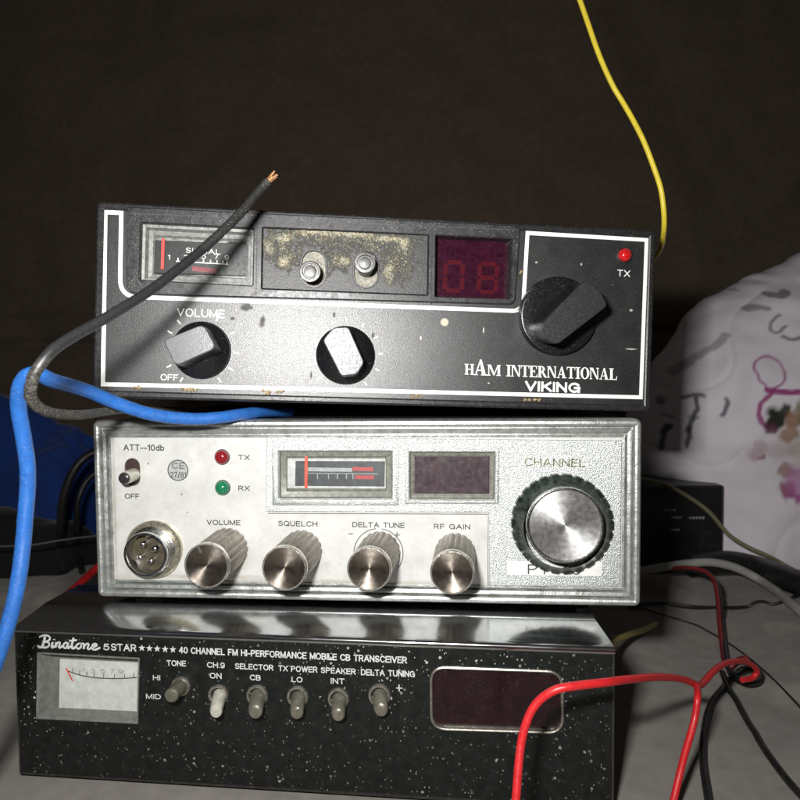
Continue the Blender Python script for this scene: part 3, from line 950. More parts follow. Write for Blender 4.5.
# ribbed knobs
m_rib = basic('bronze_ribbing', (.27, .245, .21), .40, .75, var=.3, vs=60, rv=.1, bump=.08)
m_cap_dark = aniso('spun_bronze_cap', (.48, .42, .36), .33, .75)
m_capring = basic('bright_cap_ring', (.75, .72, .66), .25, .9, var=.2)
L = 17.5
def knob(base, tip, pointer=None):
    bu, bv = P.at(*base, WF)
    rb_ = P.rad(*base, 19.6, WF)
    tu, tv = P.at(*tip, L)
    rt = P.rad(*tip, 22.3, L)
    ax = ((tu - bu) / (L - WF), (tv - bv) / (L - WF))
    def fl(a, i):
        if i in (0, 1, 2, 3):
            return 1 + .085 * (abs(math.cos(a * 9)) ** .6) - .045
        return 1
    kb_ = MB().lathe(bu, bv, [(rb_, WF + .6), (rb_, WF + 1.2), (rb_ * .99, L - 2.6), (rb_ * .96, L - 2.1), (rb_ * .8, L - 2.0)], 112, mod=fl, axis=ax, cap=False)
    k = kb_.build('knob', m_rib, P.root, sharp=30)
    cu_, cv_ = tu - ax[0] * 1.8, tv - ax[1] * 1.8
    MB().lathe(cu_ - ax[0] * .4, cv_ - ax[1] * .4, [(rt * .9, L - 2.2), (rt, L - 1.7), (rt, L - .3), (rt - .12, L - .05), (rt - .45, L), (rt - .62, L - .15)], 64, axis=ax, cap=False).build('cap_ring', m_capring, k)
    MB().lathe(tu, tv, [(rt - .55, L - .2), (rt * .5, L - .55), (rt * .05, L - .85)], 64).build('cap', m_cap_dark, k)
    if pointer is not None:
        a = math.radians(pointer)
        MB().stroke([(tu + rr_ * math.cos(a), tv + rr_ * math.sin(a)) for rr_ in (rt * .62, rt * .9)], .9, L - .1).build('pointer_mark', m_capring, k, smooth=False)
    return k
knob((228, 548), (206.2, 566), 112)
knob((302, 550), (284, 568.6), None)
knob((380, 551), (369, 569.5), 238)
knob((455, 552.5), (452.2, 573), None)
# printed arc behind the delta tune knob
ar = MB()
cu_, cv_ = P.at(378.5, 553, WF)
ra = P.rad(378.5, 553, 24.5, WF)
ar.stroke([(cu_ + ra * math.cos(math.radians(a)), cv_ + ra * math.sin(math.radians(a))) for a in range(95, 215, 6)], .28, WF + .04)
ar.stroke([(cu_ + ra * math.cos(math.radians(a)), cv_ + ra * math.sin(math.radians(a))) for a in range(-38, 84, 6)], .28, WF + .04)
pl = P.pts([(397, 532), (397, 538), (394, 535), (400, 535), (348.5, 533.8), (353, 533.9)], WF)
pm_ = MB(); pm_.stroke(pl[0:2], .3, WF + .04); pm_.stroke(pl[2:4], .3, WF + .045); pm_.build('plus_mark', m_dark_print, P.root, smooth=False)
MB().stroke(pl[4:6], .3, WF + .04).build('minus_mark', m_dark_print, P.root, smooth=False)
ar.build('dial_marks', m_dark_print, P.root, smooth=False)

# channel knob
cu_, cv_ = P.at(561.5, 523.5, 1.5)
rs = P.rad(561.5, 523.5, 51.0, 1.5)
t = NT('smoky_skirt')
nz = t.noise(50, 5)
m_skirt = t.done(t.mix(t.ramp(nz, .35, .65), (.012, .017, .014), (.048, .064, .054)), t.ramp(nz, .3, .7, .14, .3), .25, .7)
def teeth(a, i):
    return 1 + (.006 if math.cos(a * 26 + .5 * math.sin(a * 3)) > -.62 else -.026) if i in (1, 2, 3) else 1
ck = MB().lathe(cu_, cv_, [(rs * .92, WT), (rs * .99, .3), (rs, 1.2), (rs * .985, 2.6), (rs * .93, 3.3), (rs * .84, 5.6), (rs * .79, 7.4)], 240, mod=teeth, cap=False).build('channel_knob', m_skirt, P.root, sharp=28)
tu, tv = P.at(565.3, 525.8, 9.0)
rt = P.rad(565.3, 525.8, 39.5, 9.0)
MB().lathe(tu, tv, [(rt * .98, 6.0), (rt, 6.4), (rt, 8.2), (rt - .2, 8.8), (rt - .6, 9.0), (rt - 1.0, 8.9), (rt - 1.15, 8.55)], 96, cap=False).build('cap_ring', m_steel, ck)
MB().lathe(tu, tv, [(rt - 1.1, 8.5), (rt * .5, 8.42), (rt * .05, 8.40)], 96).build('cap', aniso('spun_silver_cap', (.93, .93, .92), .40, .6), ck)

# name strip with the model letters
lp = P.pts([(507, 561), (602, 562), (601.5, 576), (507, 575)], WT)
lab = MB().plate(lp, WT - .05, WT + .12, .04).build('name_strip', basic('white_strip', (.72, .72, .70), .45, var=.08), P.root)
P.text('PT-40', (528.5, 574.2), (580, 575), 10.0, m_dark_print, WT + .16, parent=lab)
# lettering
PL = WF + .05
for s_, a, b_, h in (('ATT--10db', (124, 450.5), (163.8, 450.9), 6.2), ('OFF', (125.3, 498.8), (139, 499), 5.4), ('TX', (238.6, 460), (249.3, 460.1), 5.2), ('RX', (238.8, 490.8), (249.4, 490.9), 5.2),
                    ('VOLUME', (207.2, 524.9), (240, 525.3), 5.2), ('SQUELCH', (278.6, 526.0), (317, 526.7), 5.3), ('DELTA TUNE', (352.8, 527.2), (404.3, 528.1), 5.3), ('RF GAIN', (434.3, 529.0), (469.8, 529.6), 5.3)):
    P.text(s_, a, b_, h, m_dark_print, PL, bold=.012)
P.text('CHANNEL', (525, 466.2), (585, 467.5), 8.5, basic('worn_gold_print', (.26, .27, .15), .35, .5, var=.7, vs=160), WT + .08)

# ================================================================== bottom radio: speckled black face
B = Face('cb_radio', (-23.08, -10.41, -6.5), (0, 0, -1.785))
BW, BH = 195.64, 51.0
tag(B.root, 'black CB radio with paint flecked face and row of toggles, bottom of the stack', 'radio', 'cb radios in the stack')
c = MB()
q = rrect(.6, -BH + .6, BW - .6, -1.2, .5, 3)
c.loft([(q, -30.9), (q, -168), (offset(q, 1), -169)], cap0=True)
q = rrect(4, -1.3, BW - 4, 3.7, .5, 3)
c.loft([(q, -30.9), (q, -168), (offset(ccw(q), 1), -169)])
c.build('case', m_case, B.root)
def satin_top():
    t = NT('satin_metal')
    nz = t.noise(30, 5, .6)
    base = t.mix(t.ramp(nz, .3, .7), (.58, .59, .60), (.72, .73, .74))
    sp = t.math('MULTIPLY', t.ramp(t.noise(160, 4, .7), .62, .72), .5)
    base = t.mix(sp, base, (.16, .16, .15))
    st = t.noise(120, 3, .5, stretch=(.08, 1, 1))
    return t.done(base, t.ramp(st, .3, .7, .10, .19), 1.0, .6)
m_satin = satin_top()
tp = MB()
# profile of the metal hood: front lip, top, rear edge
prof = [(-1.9, .1), (-1.0, .18), (-.35, -.1), (.0, -.7), (.35, -1.6), (3.75, -10.6), (4.0, -11.6), (4.0, -30.4), (3.75, -30.8), (-2, -30.8)]
a = [tp.vert(max(0, min(4, v)) * .9, v, w) for v, w in prof]
b_ = [tp.vert(BW - max(0, min(4, v)) * .9, v, w) for v, w in prof]
for i in range(len(prof) - 1):
    tp.face((a[i], b_[i], b_[i + 1], a[i + 1]))
tp.face(a); tp.face(b_)
tp.build('metal_hood', m_satin, B.root, sharp=50)

def flecked():
    t = NT('flecked_black')
    base = t.mix(t.ramp(t.noise(30, 5), .35, .65), (.005, .006, .0055), (.011, .013, .012))
    nz = t.noise(300, 3, .7)
    v1 = t.voro(34, 1.0)
    d1 = t.math('ADD', v1, t.math('MULTIPLY', t.math('SUBTRACT', nz, .5), .34))
    f1 = t.ramp(d1, .17, .11)
    v2 = t.voro(75, 1.0, stretch=(1, 1, .75))
    d2 = t.math('ADD', v2, t.math('MULTIPLY', t.math('SUBTRACT', nz, .5), .40))
    f2 = t.ramp(d2, .17, .11)
    where = t.spots([(6, -20, 9, 26), (171, -14, 20, 18), (134, -6, 60, 8), (126, -14, 8, 16)], .8, 1.0, 14)
    where2 = t.ramp(t.noise(22, 3), .46, .66)
    keep = t.math('MAXIMUM', t.math('MULTIPLY', where, t.ramp(t.noise(12, 2), .34, .5)), t.math('MULTIPLY', where2, .55))
    smear = t.math('MULTIPLY', t.ramp(t.noise(90, 6, .75), .62, .72), .5)
    mk = t.math('MULTIPLY', t.math('MAXIMUM', t.math('MAXIMUM', f1, f2), smear), keep)
    base = t.mix(mk, base, (.55, .58, .52))
    return t.done(base, t.ramp(mk, 0, 1, .40, .7), 0, .35)
m_flk = flecked()
HB = 1.9
mtr = B.pts([(39, 653.5), (138.5, 659), (137, 722), (38, 717)], 0)
dsp = fillet(B.pts([(432.5, 668.5), (560.5, 673.2), (561, 731), (433, 727)], 0), 4.2, 7)
holes_b = [mtr, dsp]
MB().plate(rrect(.7, -BH + .8, BW - .7, -HB - .05, .3, 2), -4, -.1, .1, holes=holes_b).build('front_panel', m_flk, B.root)
fr = MB()
q0, q1 = rrect(0, -BH, BW, -HB, .5, 2), rrect(.8, -BH + .9, BW - .8, -HB - .02, .3, 2)
fr.loft([(q0, -21), (q0, -.2), (offset(ccw(q0), .2), .15), (q1, .15), (q1, -.5)], cap1=False)
fr.build('front_frame', basic('dark_worn_metal', (.08, .075, .07), .35, .7, var=.5, vs=50), B.root)
MB().box(4, -BH - 2.0, -60, 14, -BH, -20).build('foot', m_black, B.root)
MB().box(BW - 14, -BH - 2.0, -60, BW - 4, -BH, -20).build('foot', m_black, B.root)

# white meter
mh = ccw(mtr)
m_tray_b = basic('pale_tray', (.17, .175, .16), .4, var=.3, vs=60)
bm_ = MB().loft([(offset(mh, -.45), -.12), (offset(mh, -.45), .35), (offset(mh, -.1), .4), (offset(mh, .1), .1), (offset(mh, .5), -2.2), (offset(mh, 2.0), -4.2)], cap1=True).build('signal_meter', m_tray_b, B.root)
fp = B.pts([(60, 659), (139, 663), (138, 716), (59, 712)], -3.8)
MB().plate(fp, -4.6, -3.6, .1).build('scale', basic('scale_card', (.62, .64, .60), .5, var=.2, vs=30), bm_)
sc = MB()
arc = smooth_line([(*B.at(68, 671, -3.6), 0), (*B.at(82, 675.5, -3.6), 0), (*B.at(97, 677.8, -3.6), 0), (*B.at(118, 678.5, -3.6), 0), (*B.at(137, 677.5, -3.6), 0)], 6)
arc = [(p.x, p.y) for p in arc]
sc.stroke(arc, .35, -3.55)
for k in range(2, len(arc), 3):
    p = arc[k]
    sc.stroke([(p[0], p[1]), (p[0] + .15, p[1] + 1.7)], .22, -3.545)
sc.build('scale_marks', m_dark_print, bm_, smooth=False)
m_greyp = basic('grey_print', (.30, .31, .30), .5)
for s_, x in (('1', 82), ('3', 91), ('5', 101), ('7', 110), ('9', 119)):
    B.text(s_, (x, 672.8 + (x - 82) * .02), (x + (2 if s_ == '1' else 4), 672.9 + (x - 82) * .02), 4.2, m_greyp, -3.55, parent=bm_)
MB().stroke(B.pts([(66, 668), (72.5, 681)], -3.2), .45, -3.2).build('needle', m_red_needle, bm_, smooth=False)
MB().plate(offset(mh, .12), -.5, -.1, .1).build('window', m_glass, bm_)

# display with rounded metal surround
dh = ccw(dsp)
bd = MB().loft([(offset(dh, -.9), -.15), (offset(dh, -.85), .35), (offset(dh, -.5), .55), (offset(dh, -.15), .4), (offset(dh, 0), -.2), (offset(dh, .1), -1.4)], cap1=False).build('channel_display', m_dullsteel, B.root)
MB().plate(offset(dh, .05), -2.6, -1.0, .1).build('window', basic('deep_red_window', (.014, .003, .005), .2, var=.45, vs=40, dust=.08), bd)

# toggles in plated collars
def collar_toggle(c_, rpx, tip, m_lev, ltop=6.5, rt=1.9):
    u, v = B.at(*c_, .3)
    r = B.rad(*c_, rpx, .3)
    s_ = MB().lathe(u, v, [(r + .1, -.1), (r, .5), (r - .25, .8), (r - .7, .8), (r - 1.0, .45), (r - 1.05, -1.4)], 40, cap=False).build('toggle_switch', m_dullsteel, B.root)
    MB().lathe(u, v, [(r - .9, -.3), (r - 1.3, -.35)], 32).build('slot_hollow', m_pit, s_)
    tu_, tv_ = B.at(*tip, ltop)
    sh_ = ((tu_ - u) * .8 / (ltop), (tv_ - v) * .8 / (ltop))
    bu_, bv_ = tu_ - sh_[0] * (ltop + .3), tv_ - sh_[1] * (ltop + .3)
    MB().lathe(bu_, bv_, [(rt * 1.1, -.3), (rt * 1.1, ltop * .5), (rt, ltop - .6), (rt * .8, ltop - .1), (rt * .4, ltop)], 28, axis=sh_).build('lever', m_lev, s_)
    return s_
m_taupe = basic('taupe_lever', (.20, .19, .15), .4, .5, var=.3)
collar_toggle((180.5, 686.5), 9.3, (170.5, 696.5), m_taupe, 8.5, 2.2)
collar_toggle((218, 695), 9.8, (215.5, 713), m_ivory, 7, 2.0)
collar_toggle((257, 696), 10.6, (255, 713), m_taupe, 6, 2.3)
collar_toggle((297.5, 697), 10.6, (296.5, 714), m_taupe, 6, 2.1)
collar_toggle((338.3, 699), 10.6, (338, 716), m_taupe, 6, 2.1)
collar_toggle((379.3, 695.5), 11.2, (381, 711), m_taupe, 5, 2.2)

# printing
WB = -.1 + .05
for s_, a, b2, h in (('5', (104, 650.2), (109, 650.4), 6.6), ('STAR', (111.6, 650.6), (135.8, 651.6), 7.2),
                     ('40 CHANNEL FM HI-PERFORMANCE MOBILE CB TRANSCEIVER', (179.5, 653.2), (406.5, 663.2), 6.5),
                     ('TONE', (167.2, 665.8), (185.6, 666.4), 5.7), ('CH.9', (207.5, 667.6), (224.3, 668.3), 5.7), ('ON', (210.3, 678.4), (221.2, 678.9), 5.7),
                     ('SELECTOR', (235.5, 668.9), (273, 670.6), 5.7), ('CB', (250.3, 680.2), (260.3, 680.7), 5.6), ('TX POWER', (278.8, 671.1), (317, 672.6), 5.8), ('LO', (292, 682.0), (302, 682.5), 5.4),
                     ('SPEAKER', (321.3, 673.0), (355.3, 674.6), 5.9), ('INT', (331.2, 683.7), (344, 684.3), 5.8), ('DELTA TUNING', (361.5, 675.2), (414.3, 677.2), 6.2), ('HI', (153.4, 680.2), (159.8, 680.5), 5.2), ('MID', (146.5, 698.8), (160.5, 699.4), 5.2)):
    B.text(s_, a, b2, h, m_fleck, WB, bold=.012)
st = MB()
for x, y in ((141.9, 648), (149.4, 648.4), (157.2, 648.8), (165.1, 649.2), (172.9, 649.6)):
    p = []
    for k in range(10):
        r = 3.6 if k % 2 == 0 else 1.5
        a = math.radians(90 + 36 * k)
        p.append(B.at(x + r * math.cos(a), y - r * math.sin(a), WB))
    ctr = B.at(x, y, WB)
    for k in range(10):
        st.poly([ctr, p[k], p[(k + 1) % 10]], WB)
st.build('printed_stars', m_fleck, B.root, smooth=False)
x0 = B.pts([(399, 684.6), (399.2, 691.4), (396.2, 688), (402.4, 688.2)], WB)
pm2 = MB(); pm2.stroke(x0[:2], .35, WB); pm2.stroke(x0[2:], .35, WB + .004)
pm2.build('plus_mark', m_fleck, B.root, smooth=False)
# brush script maker's word, drawn stroke by stroke
sw = MB()
SX, SY = (100.5 - 37.6) / 355.0, (649.5 - 635) / 80.0
def scr(pts, wd, i):
    q_ = smooth_line([(x, y, 0) for x, y in pts], 5)
    sw.stroke([B.at(37.6 + p.x * SX, 635 + p.y * SY + p.x * SX * .035, WB) for p in q_], wd, WB + .003 * i)
strokes = [([(8, 12), (30, 2), (58, 2), (70, 14), (62, 28), (40, 36)], .62), ([(42, 8), (34, 40), (22, 66), (4, 62), (2, 56)], .8), ([(40, 36), (62, 40), (64, 56), (46, 68), (22, 66)], .62),
           ([(86, 36), (80, 56), (84, 66), (96, 56)], .75), ([(92, 20), (93, 23)], .8),
           ([(106, 36), (100, 66)], .75), ([(101, 58), (112, 40), (124, 36), (126, 44), (120, 62), (128, 66), (140, 54)], .6),
           ([(172, 38), (156, 38), (146, 50), (148, 64), (160, 66), (172, 50)], .62), ([(174, 36), (168, 58), (174, 66), (186, 54)], .7),
           ([(204, 8), (194, 46), (194, 64), (204, 66), (216, 56)], .75), ([(178, 26), (198, 24), (222, 20)], .6),
           ([(236, 38), (222, 46), (220, 60), (230, 68), (244, 58), (246, 44), (238, 37), (250, 40), (262, 38)], .62),
           ([(266, 38), (260, 68)], .75), ([(261, 60), (272, 42), (286, 38), (288, 46), (282, 64), (292, 68), (304, 58)], .6),
           ([(306, 58), (328, 50), (334, 42), (324, 37), (310, 46), (308, 62), (320, 70), (340, 64), (354, 56)], .66)]
for i, (p, wd) in enumerate(strokes):
    scr(p, wd, i)
sw.build('script_lettering', m_fleck, B.root, smooth=False)

# ================================================================== what the stack stands on, and the cloth around it
FZ = -59.6      # level of the sheet under the stack (mm)

def fabric(name, c, rough=.9, weave=900, wb=.25, var=.15, big=.0):
    t = NT(name)
    nz = t.noise(14, 5, .6)
    base = t.mix(t.ramp(nz, .3, .7), tuple(x * (1 - var) for x in c), tuple(min(1, x * (1 + var)) for x in c))
    fine = t.noise(weave, 2, .5)
    base = t.mix(t.ramp(fine, .35, .65, 0, .22), base, tuple(x * .55 for x in c))
    t.bump(fine, wb, .003)
    return t.done(base, rough, 0, .2, Sheen_Weight=.15)

def grid_obj(name, nx, ny, fn, m, label=None, cat=None, kind=None, color=None):
    bm = bmesh.new()
    V_ = [[bm.verts.new(fn(i / nx, j / ny) * S) for i in range(nx + 1)] for j in range(ny + 1)]
    for j in range(ny):
        for i in range(nx):
            bm.faces.new((V_[j][i], V_[j][i + 1], V_[j + 1][i + 1], V_[j + 1][i]))
    bmesh.ops.recalc_face_normals(bm, faces=bm.faces)
    me = bpy.data.meshes.new(name)
    bm.to_mesh(me); bm.free(); me.shade_smooth()
    o = link(name, me, m)
    return tag(o, label, cat, None, kind)

def nz3(x, y, z, s, oct_=3):
    return noise.fractal(Vector((x, y, z)) / s, .6, 2.0, oct_)

m_sheet = fabric('grey_sheet', (.25, .232, .205), weave=700)
def sheet_fn(s_, t_):
    x, y = -700 + 1700 * s_, -330 + 1180 * t_
    return Vector((x, y, sheet_z(x, y)))
def sheet_z(x, y):
    d = max(0, max(-30 - x, x - 215, 0)) / 60 + max(0, y - 160) / 120
    k = min(1, d)
    z = FZ + k * (nz3(x, y, 0, 75) * 7 + nz3(x + y * .5, y, 3, 24, 2) * 4.2 + 6.0 * (1 - abs(noise.noise(Vector((x * .9 + y * .4, y * .6 - x * .3, 8)) / 42)) * 2.4) * max(0, .3 + noise.noise(Vector((x, y, 11)) / 80)))
    z += k * 1.6 * math.sin((x * .8 - y * .5) / 13 + 3 * noise.noise(Vector((x, y, 2)) / 60)) * max(0, noise.noise(Vector((x, y, 5)) / 55))
    return z
grid_obj('bed_sheet', 420, 290, sheet_fn, m_sheet, 'rumpled pale grey sheet under the bottom radio and the wires', 'sheet', 'structure')

m_wall = fabric('brown_upholstery', (.135, .102, .073), weave=420, wb=.35, var=.16)
def wall_fn(s_, t_):
    x, z = -900 + 2000 * s_, -70 + 900 * t_
    y = 545 + nz3(x, z, 1, 160) * 14 + nz3(x * .4, z, 5, 40, 2) * 2.2
    for zz, dp in ((150, 6), (118, 7)):
        y += dp * math.exp(-((z - zz - x * .01) / 5.0) ** 2)
    if z < 120:
        y += 3
    return Vector((x, y, z))
wl = grid_obj('sofa_back', 260, 200, wall_fn, m_wall, 'dark brown upholstered sofa back behind the radios and wires', 'sofa')

# ------------------------------------------------------------------ flowered pillow on the right
PC = Vector((0, 0, 0))
pc = at3(870, 482, 505)
RX, RY, RZ = 190.0, 95.0, 182.0
E_ = 2.5
def pillow_pt(s_, t_):
    # s_: left to right over the front, t_: bottom to top
    a = -math.pi * .5 + math.pi * s_
    b_ = -math.pi * .42 + math.pi * .92 * t_
    def sp(x): return math.copysign(abs(x) ** (2 / E_), x)
    x, y, z = sp(math.sin(a)) * sp(math.cos(b_)), -sp(math.cos(a)) * sp(math.cos(b_)), sp(math.sin(b_))
    p = Vector((x * RX, y * RY, z * RZ))
    q = Vector((p.x, p.y * .4, p.z))
    n_ = Vector((x / RX, y / RY, z / RZ)).normalized()
    # folds running from the tucked left corner towards the upper right
    g = (p.z - p.x * .72)
    fold = 4.5 * math.sin(g / 21.0 + 2.2 * noise.noise(q / 90)) * max(0, min(1, (-p.x + 60) / 150)) * max(0, min(1, (p.z + 60) / 80))
    cr = abs(noise.noise(Vector((q.x + q.z * .6, q.y, q.z - q.x * .6)) / Vector((60, 60, 60)).x + Vector((9, 2, 4))))
    big = 9 * noise.noise(q / 85) + 4.5 * noise.noise(q / 34 + Vector((3, 1, 7))) + 1.6 * noise.noise(q / 13) - 1.0 * (max(0, .10 - cr) / .10) ** 1.5
    p = p + n_ * (fold + big)
    dz = pc.z + p.z
    if dz < FZ - 6:
        p.z = FZ - 6 - pc.z
    return pc + p
NXp, NYp = 420, 400
def dist_seg(p, a, b_):
    ab = b_ - a
    t_ = max(0, min(1, (p - a).dot(ab) / max(1e-9, ab.length_squared)))
    return (p - a - ab * t_).length
def V2(x, y): return Vector((x, y))
def poly2(pts, per=6):
    return [Vector((p.x, p.y)) for p in smooth_line([(x, y, 0) for x, y in pts], per)]
# printed pattern, in photograph pixels measured on the cloth; (line, half width, colour, strength)
ink, plum, pale = (.045, .052, .075), (.36, .03, .20), (.46, .20, .36)
LINES = [(poly2([(694, 399), (693, 404)]), 1.8, ink, .7), (poly2([(692, 415), (698, 418)]), 1.3, ink, .7), (poly2([(695, 426), (691, 434), (689, 445), (689, 450)]), 2.0, ink, .85),
         (poly2([(706, 398), (714, 396), (719, 396)]), 2.2, ink, .8), (poly2([(714, 399), (713, 412), (708, 424), (707, 436), (706, 448)]), 1.7, ink, .85), (poly2([(708, 417), (714, 418)]), 1.6, ink, .6),
         (poly2([(735, 399), (735, 408), (731, 416)]), 1.6, ink, .8), (poly2([(707, 430), (706, 433)]), 2.6, ink, .8), (poly2([(690, 433), (694, 428)]), 2.4, ink, .7),
         (poly2([(705, 374), (712, 368), (726, 356), (742, 343), (748, 336)]), 2.6, (.17, .17, .19), .55), (poly2([(703, 330), (699, 345), (697, 356)]), 2.5, (.2, .2, .23), .5),
         (poly2([(791, 316), (783, 322), (780, 330), (786, 333), (792, 327)]), 1.4, ink, .65), (poly2([(788, 338), (796, 340), (802, 337)]), 1.8, ink, .7), (poly2([(770, 311), (777, 308), (783, 310)]), 2.6, ink, .6),
         (poly2([(790, 296), (797, 297), (804, 294)]), 3.2, ink, .7), (poly2([(755, 282), (762, 285)]), 1.8, ink, .55), (poly2([(772, 289), (776, 291)]), 1.8, ink, .55), (poly2([(792, 271), (799, 268), (806, 264)]), 2.6, ink, .6), (poly2([(786, 279), (794, 277)]), 1.4, ink, .5),
         (poly2([(764, 389), (758, 380), (757, 368), (763, 359), (771, 357), (779, 363), (780, 374), (775, 383), (767, 390)]), 1.1, (.42, .10, .30), .85),
         (poly2([(763, 390), (775, 392), (790, 392), (806, 390), (830, 386)]), 3.0, plum, .95), (poly2([(766, 393), (759, 402), (755, 412), (757, 422), (762, 427)]), 1.9, plum, .9)]
BLOBS = [((768, 418), 9, 12, (.018, .020, .012), 1.0), ((776, 412), 6, 8, (.03, .035, .02), .95), ((784, 420), 9, 9, (.34, .15, .06), .85), ((781, 434), 9, 8, (.36, .20, .08), .8), ((795, 412), 10, 16, (.22, .19, .05), .8), ((765, 428), 7, 5, (.12, .02, .06), .9),
         ((757, 452), 8, 11, (.50, .33, .36), .6), ((761, 458), 3, 3, (.34, .10, .16), .7), ((775, 450), 16, 10, (.56, .44, .42), .4),
         ((785, 470), 9, 7, (.34, .14, .09), .7), ((787, 490), 9, 9, (.30, .03, .14), .85), ((800, 480), 16, 16, (.52, .18, .42), .75), ((800, 497), 14, 5, (.40, .05, .28), .85), ((812, 470), 12, 8, (.50, .35, .12), .5), ((806, 448), 22, 18, (.50, .47, .22), .45)]
bm = bmesh.new()
vs = []
cl = []
Zp = 430.0
Ri = CAM_ROT.transposed()
ref = at3(760, 420, Zp)
ex = (at3(761, 420, Zp) - ref); ez = (at3(760, 419, Zp) - ref)
for j in range(NYp + 1):
    for i in range(NXp + 1):
        p = pillow_pt(i / NXp / .8 * .5 if i < .8 * NXp else .5 + (i / NXp - .8) / .2 * .5, j / NYp)
        vs.append(bm.verts.new(p * S))
        r_ = p - ref
        # flat cloth coordinates of this point (pattern is printed on the cloth, measured in the plane of its front)
        k = 1 - (r_.y) * .0019
        cx = 760 + (r_.dot(ex) / ex.length_squared) * k
        cy = 420 - (r_.dot(ez) / ez.length_squared) * k
        wob = Vector((noise.noise(Vector((cx, cy, 0)) / 7), noise.noise(Vector((cx, cy, 9)) / 7))) * 1.4
        q = Vector((cx, cy)) + wob
        c_ = Vector((.88, .82, .89)) * (1 + .05 * noise.noise(Vector((cx, cy, 4)) / 30))
        if cx > 670:
            for ln, hw, cc, st_ in LINES:
                if not (min(v.x for v in ln) - 6 < cx < max(v.x for v in ln) + 6 and min(v.y for v in ln) - 6 < cy < max(v.y for v in ln) + 6):
                    continue
                d = min(dist_seg(q, ln[a], ln[a + 1]) for a in range(len(ln) - 1))
                f_ = max(0, min(1, (hw + .8 - d) / 1.6)) * st_
                c_ = c_.lerp(Vector(cc), f_)
            for (bx, by), rx_, ry_, cc, st_ in BLOBS:
                d = math.hypot((q.x + wob.x * 1.5 - bx) / rx_, (q.y + wob.y * 1.5 - by) / ry_)
                f_ = max(0, min(1, (1.15 - d) / .45)) * st_
                if f_ > 0:
                    c_ = c_.lerp(Vector(cc), f_)
        cl.append((c_.x, c_.y, c_.z, 1))
for j in range(NYp):
    for i in range(NXp):
        a = j * (NXp + 1) + i
        bm.faces.new((vs[a], vs[a + 1], vs[a + NXp + 2], vs[a + NXp + 1]))
bmesh.ops.recalc_face_normals(bm, faces=bm.faces)
me = bpy.data.meshes.new('pillow')
bm.to_mesh(me); bm.free(); me.shade_smooth()
ca = me.color_attributes.new('print', 'FLOAT_COLOR', 'POINT')
for i, c_ in enumerate(cl):
    ca.data[i].color = c_
t = NT('printed_cotton')
vc = t.n.new('ShaderNodeVertexColor'); vc.layer_name = 'print'
fine = t.noise(700, 2)
t.bump(fine, .25, .004)
m_pil = t.done(t.mix(t.ramp(fine, .35, .65, 0, .12), vc.outputs[0], (.3, .29, .3)), .9, 0, .2)
tag(link('pillow', me, m_pil), 'pale pillow printed with purple flowers and dark strokes, right of the stack', 'pillow')

# ------------------------------------------------------------------ dark blue cloth and black cloth behind on the left
def heap(name, p0, sx, sy, sz, m, label, cat, seed, wr=1.0):
    c_ = p0
    def fn(s_, t_):
        a = 2 * math.pi * s_
        b_ = math.pi * .5 * t_
        x, y, z = math.cos(a) * math.cos(b_), math.sin(a) * math.cos(b_), math.sin(b_)
        q = Vector((x * sx, y * sy, z * sz))
        g = q + Vector((seed * 31, seed * 17, 0))
        k = 1 + wr * (.16 * noise.noise(g / 70) + .07 * noise.noise(g / 26) + .025 * noise.noise(g / 11))
        q = q * k
        return Vector((c_.x + q.x, c_.y + q.y, FZ - 2 + max(0, q.z)))
    return grid_obj(name, 160, 60, fn, m, label, cat)
pb_ = at3(-20, 560, 520)
heap('blue_cloth', Vector((pb_.x - 10, pb_.y + 18, 0)), 175, 48, 114, fabric('navy_cloth', (.010, .036, .18), weave=500), 'dark blue cloth heaped behind the left of the stack', 'cloth', 2)
pk = at3(-10, 560, 455)
heap('black_cloth', Vector((pk.x - 20, pk.y + 12, 0)), 118, 26, 40, fabric('black_cloth', (.010, .010, .011), weave=500), 'black cloth heaped in front of the dark blue cloth', 'cloth', 5, 1.4)

# ------------------------------------------------------------------ small black box behind the stack on the right
bx0 = at3(727, 574, 432)
DB = Face('equipment_box', (bx0.x - 110, bx0.y, FZ + .5), (0, 0, 3))
tag(DB.root, 'small black equipment box with pale printed marks standing before the pillow', 'equipment box')
MB().box(0, 0, -70, 110, 57.5, 0, 1.2).build('case', basic('box_black', (.010, .010, .011), .45, var=.3), DB.root)
MB().plate(rrect(3, 3, 107, 54.5, .8, 3), 0, .8, .2).build('front_panel', basic('box_front', (.012, .013, .013), .4, var=.3), DB.root)
for i, (x0, y0, x1, y1) in enumerate(((664, 510, 676, 509), (671, 517.5, 682, 516.5), (689, 518, 705, 516.5), (671, 530, 680, 527.5))):
    a, b_ = DB.at(x0, y0, .8), DB.at(x1, y1, .8)
    n_ = 5
    mk = MB()
    for k in range(n_):
        u = a[0] + (b_[0] - a[0]) * (k + .1) / n_
        u2 = a[0] + (b_[0] - a[0]) * (k + .8) / n_
        mk.stroke([(u, a[1]), (u2, a[1] + (b_[1] - a[1]) / n_)], rnd.uniform(1.0, 1.7), .85)
    mk.build('printed_mark', basic('dim_print', (.34, .34, .33), .6), DB.root, smooth=False)
MB().plate(fillet(DB.pts([(698, 530), (722, 531), (722, 551), (698, 552)], .8), 1.5, 4), .5, 1.6, .3).build('socket_cover', m_case, DB.root)

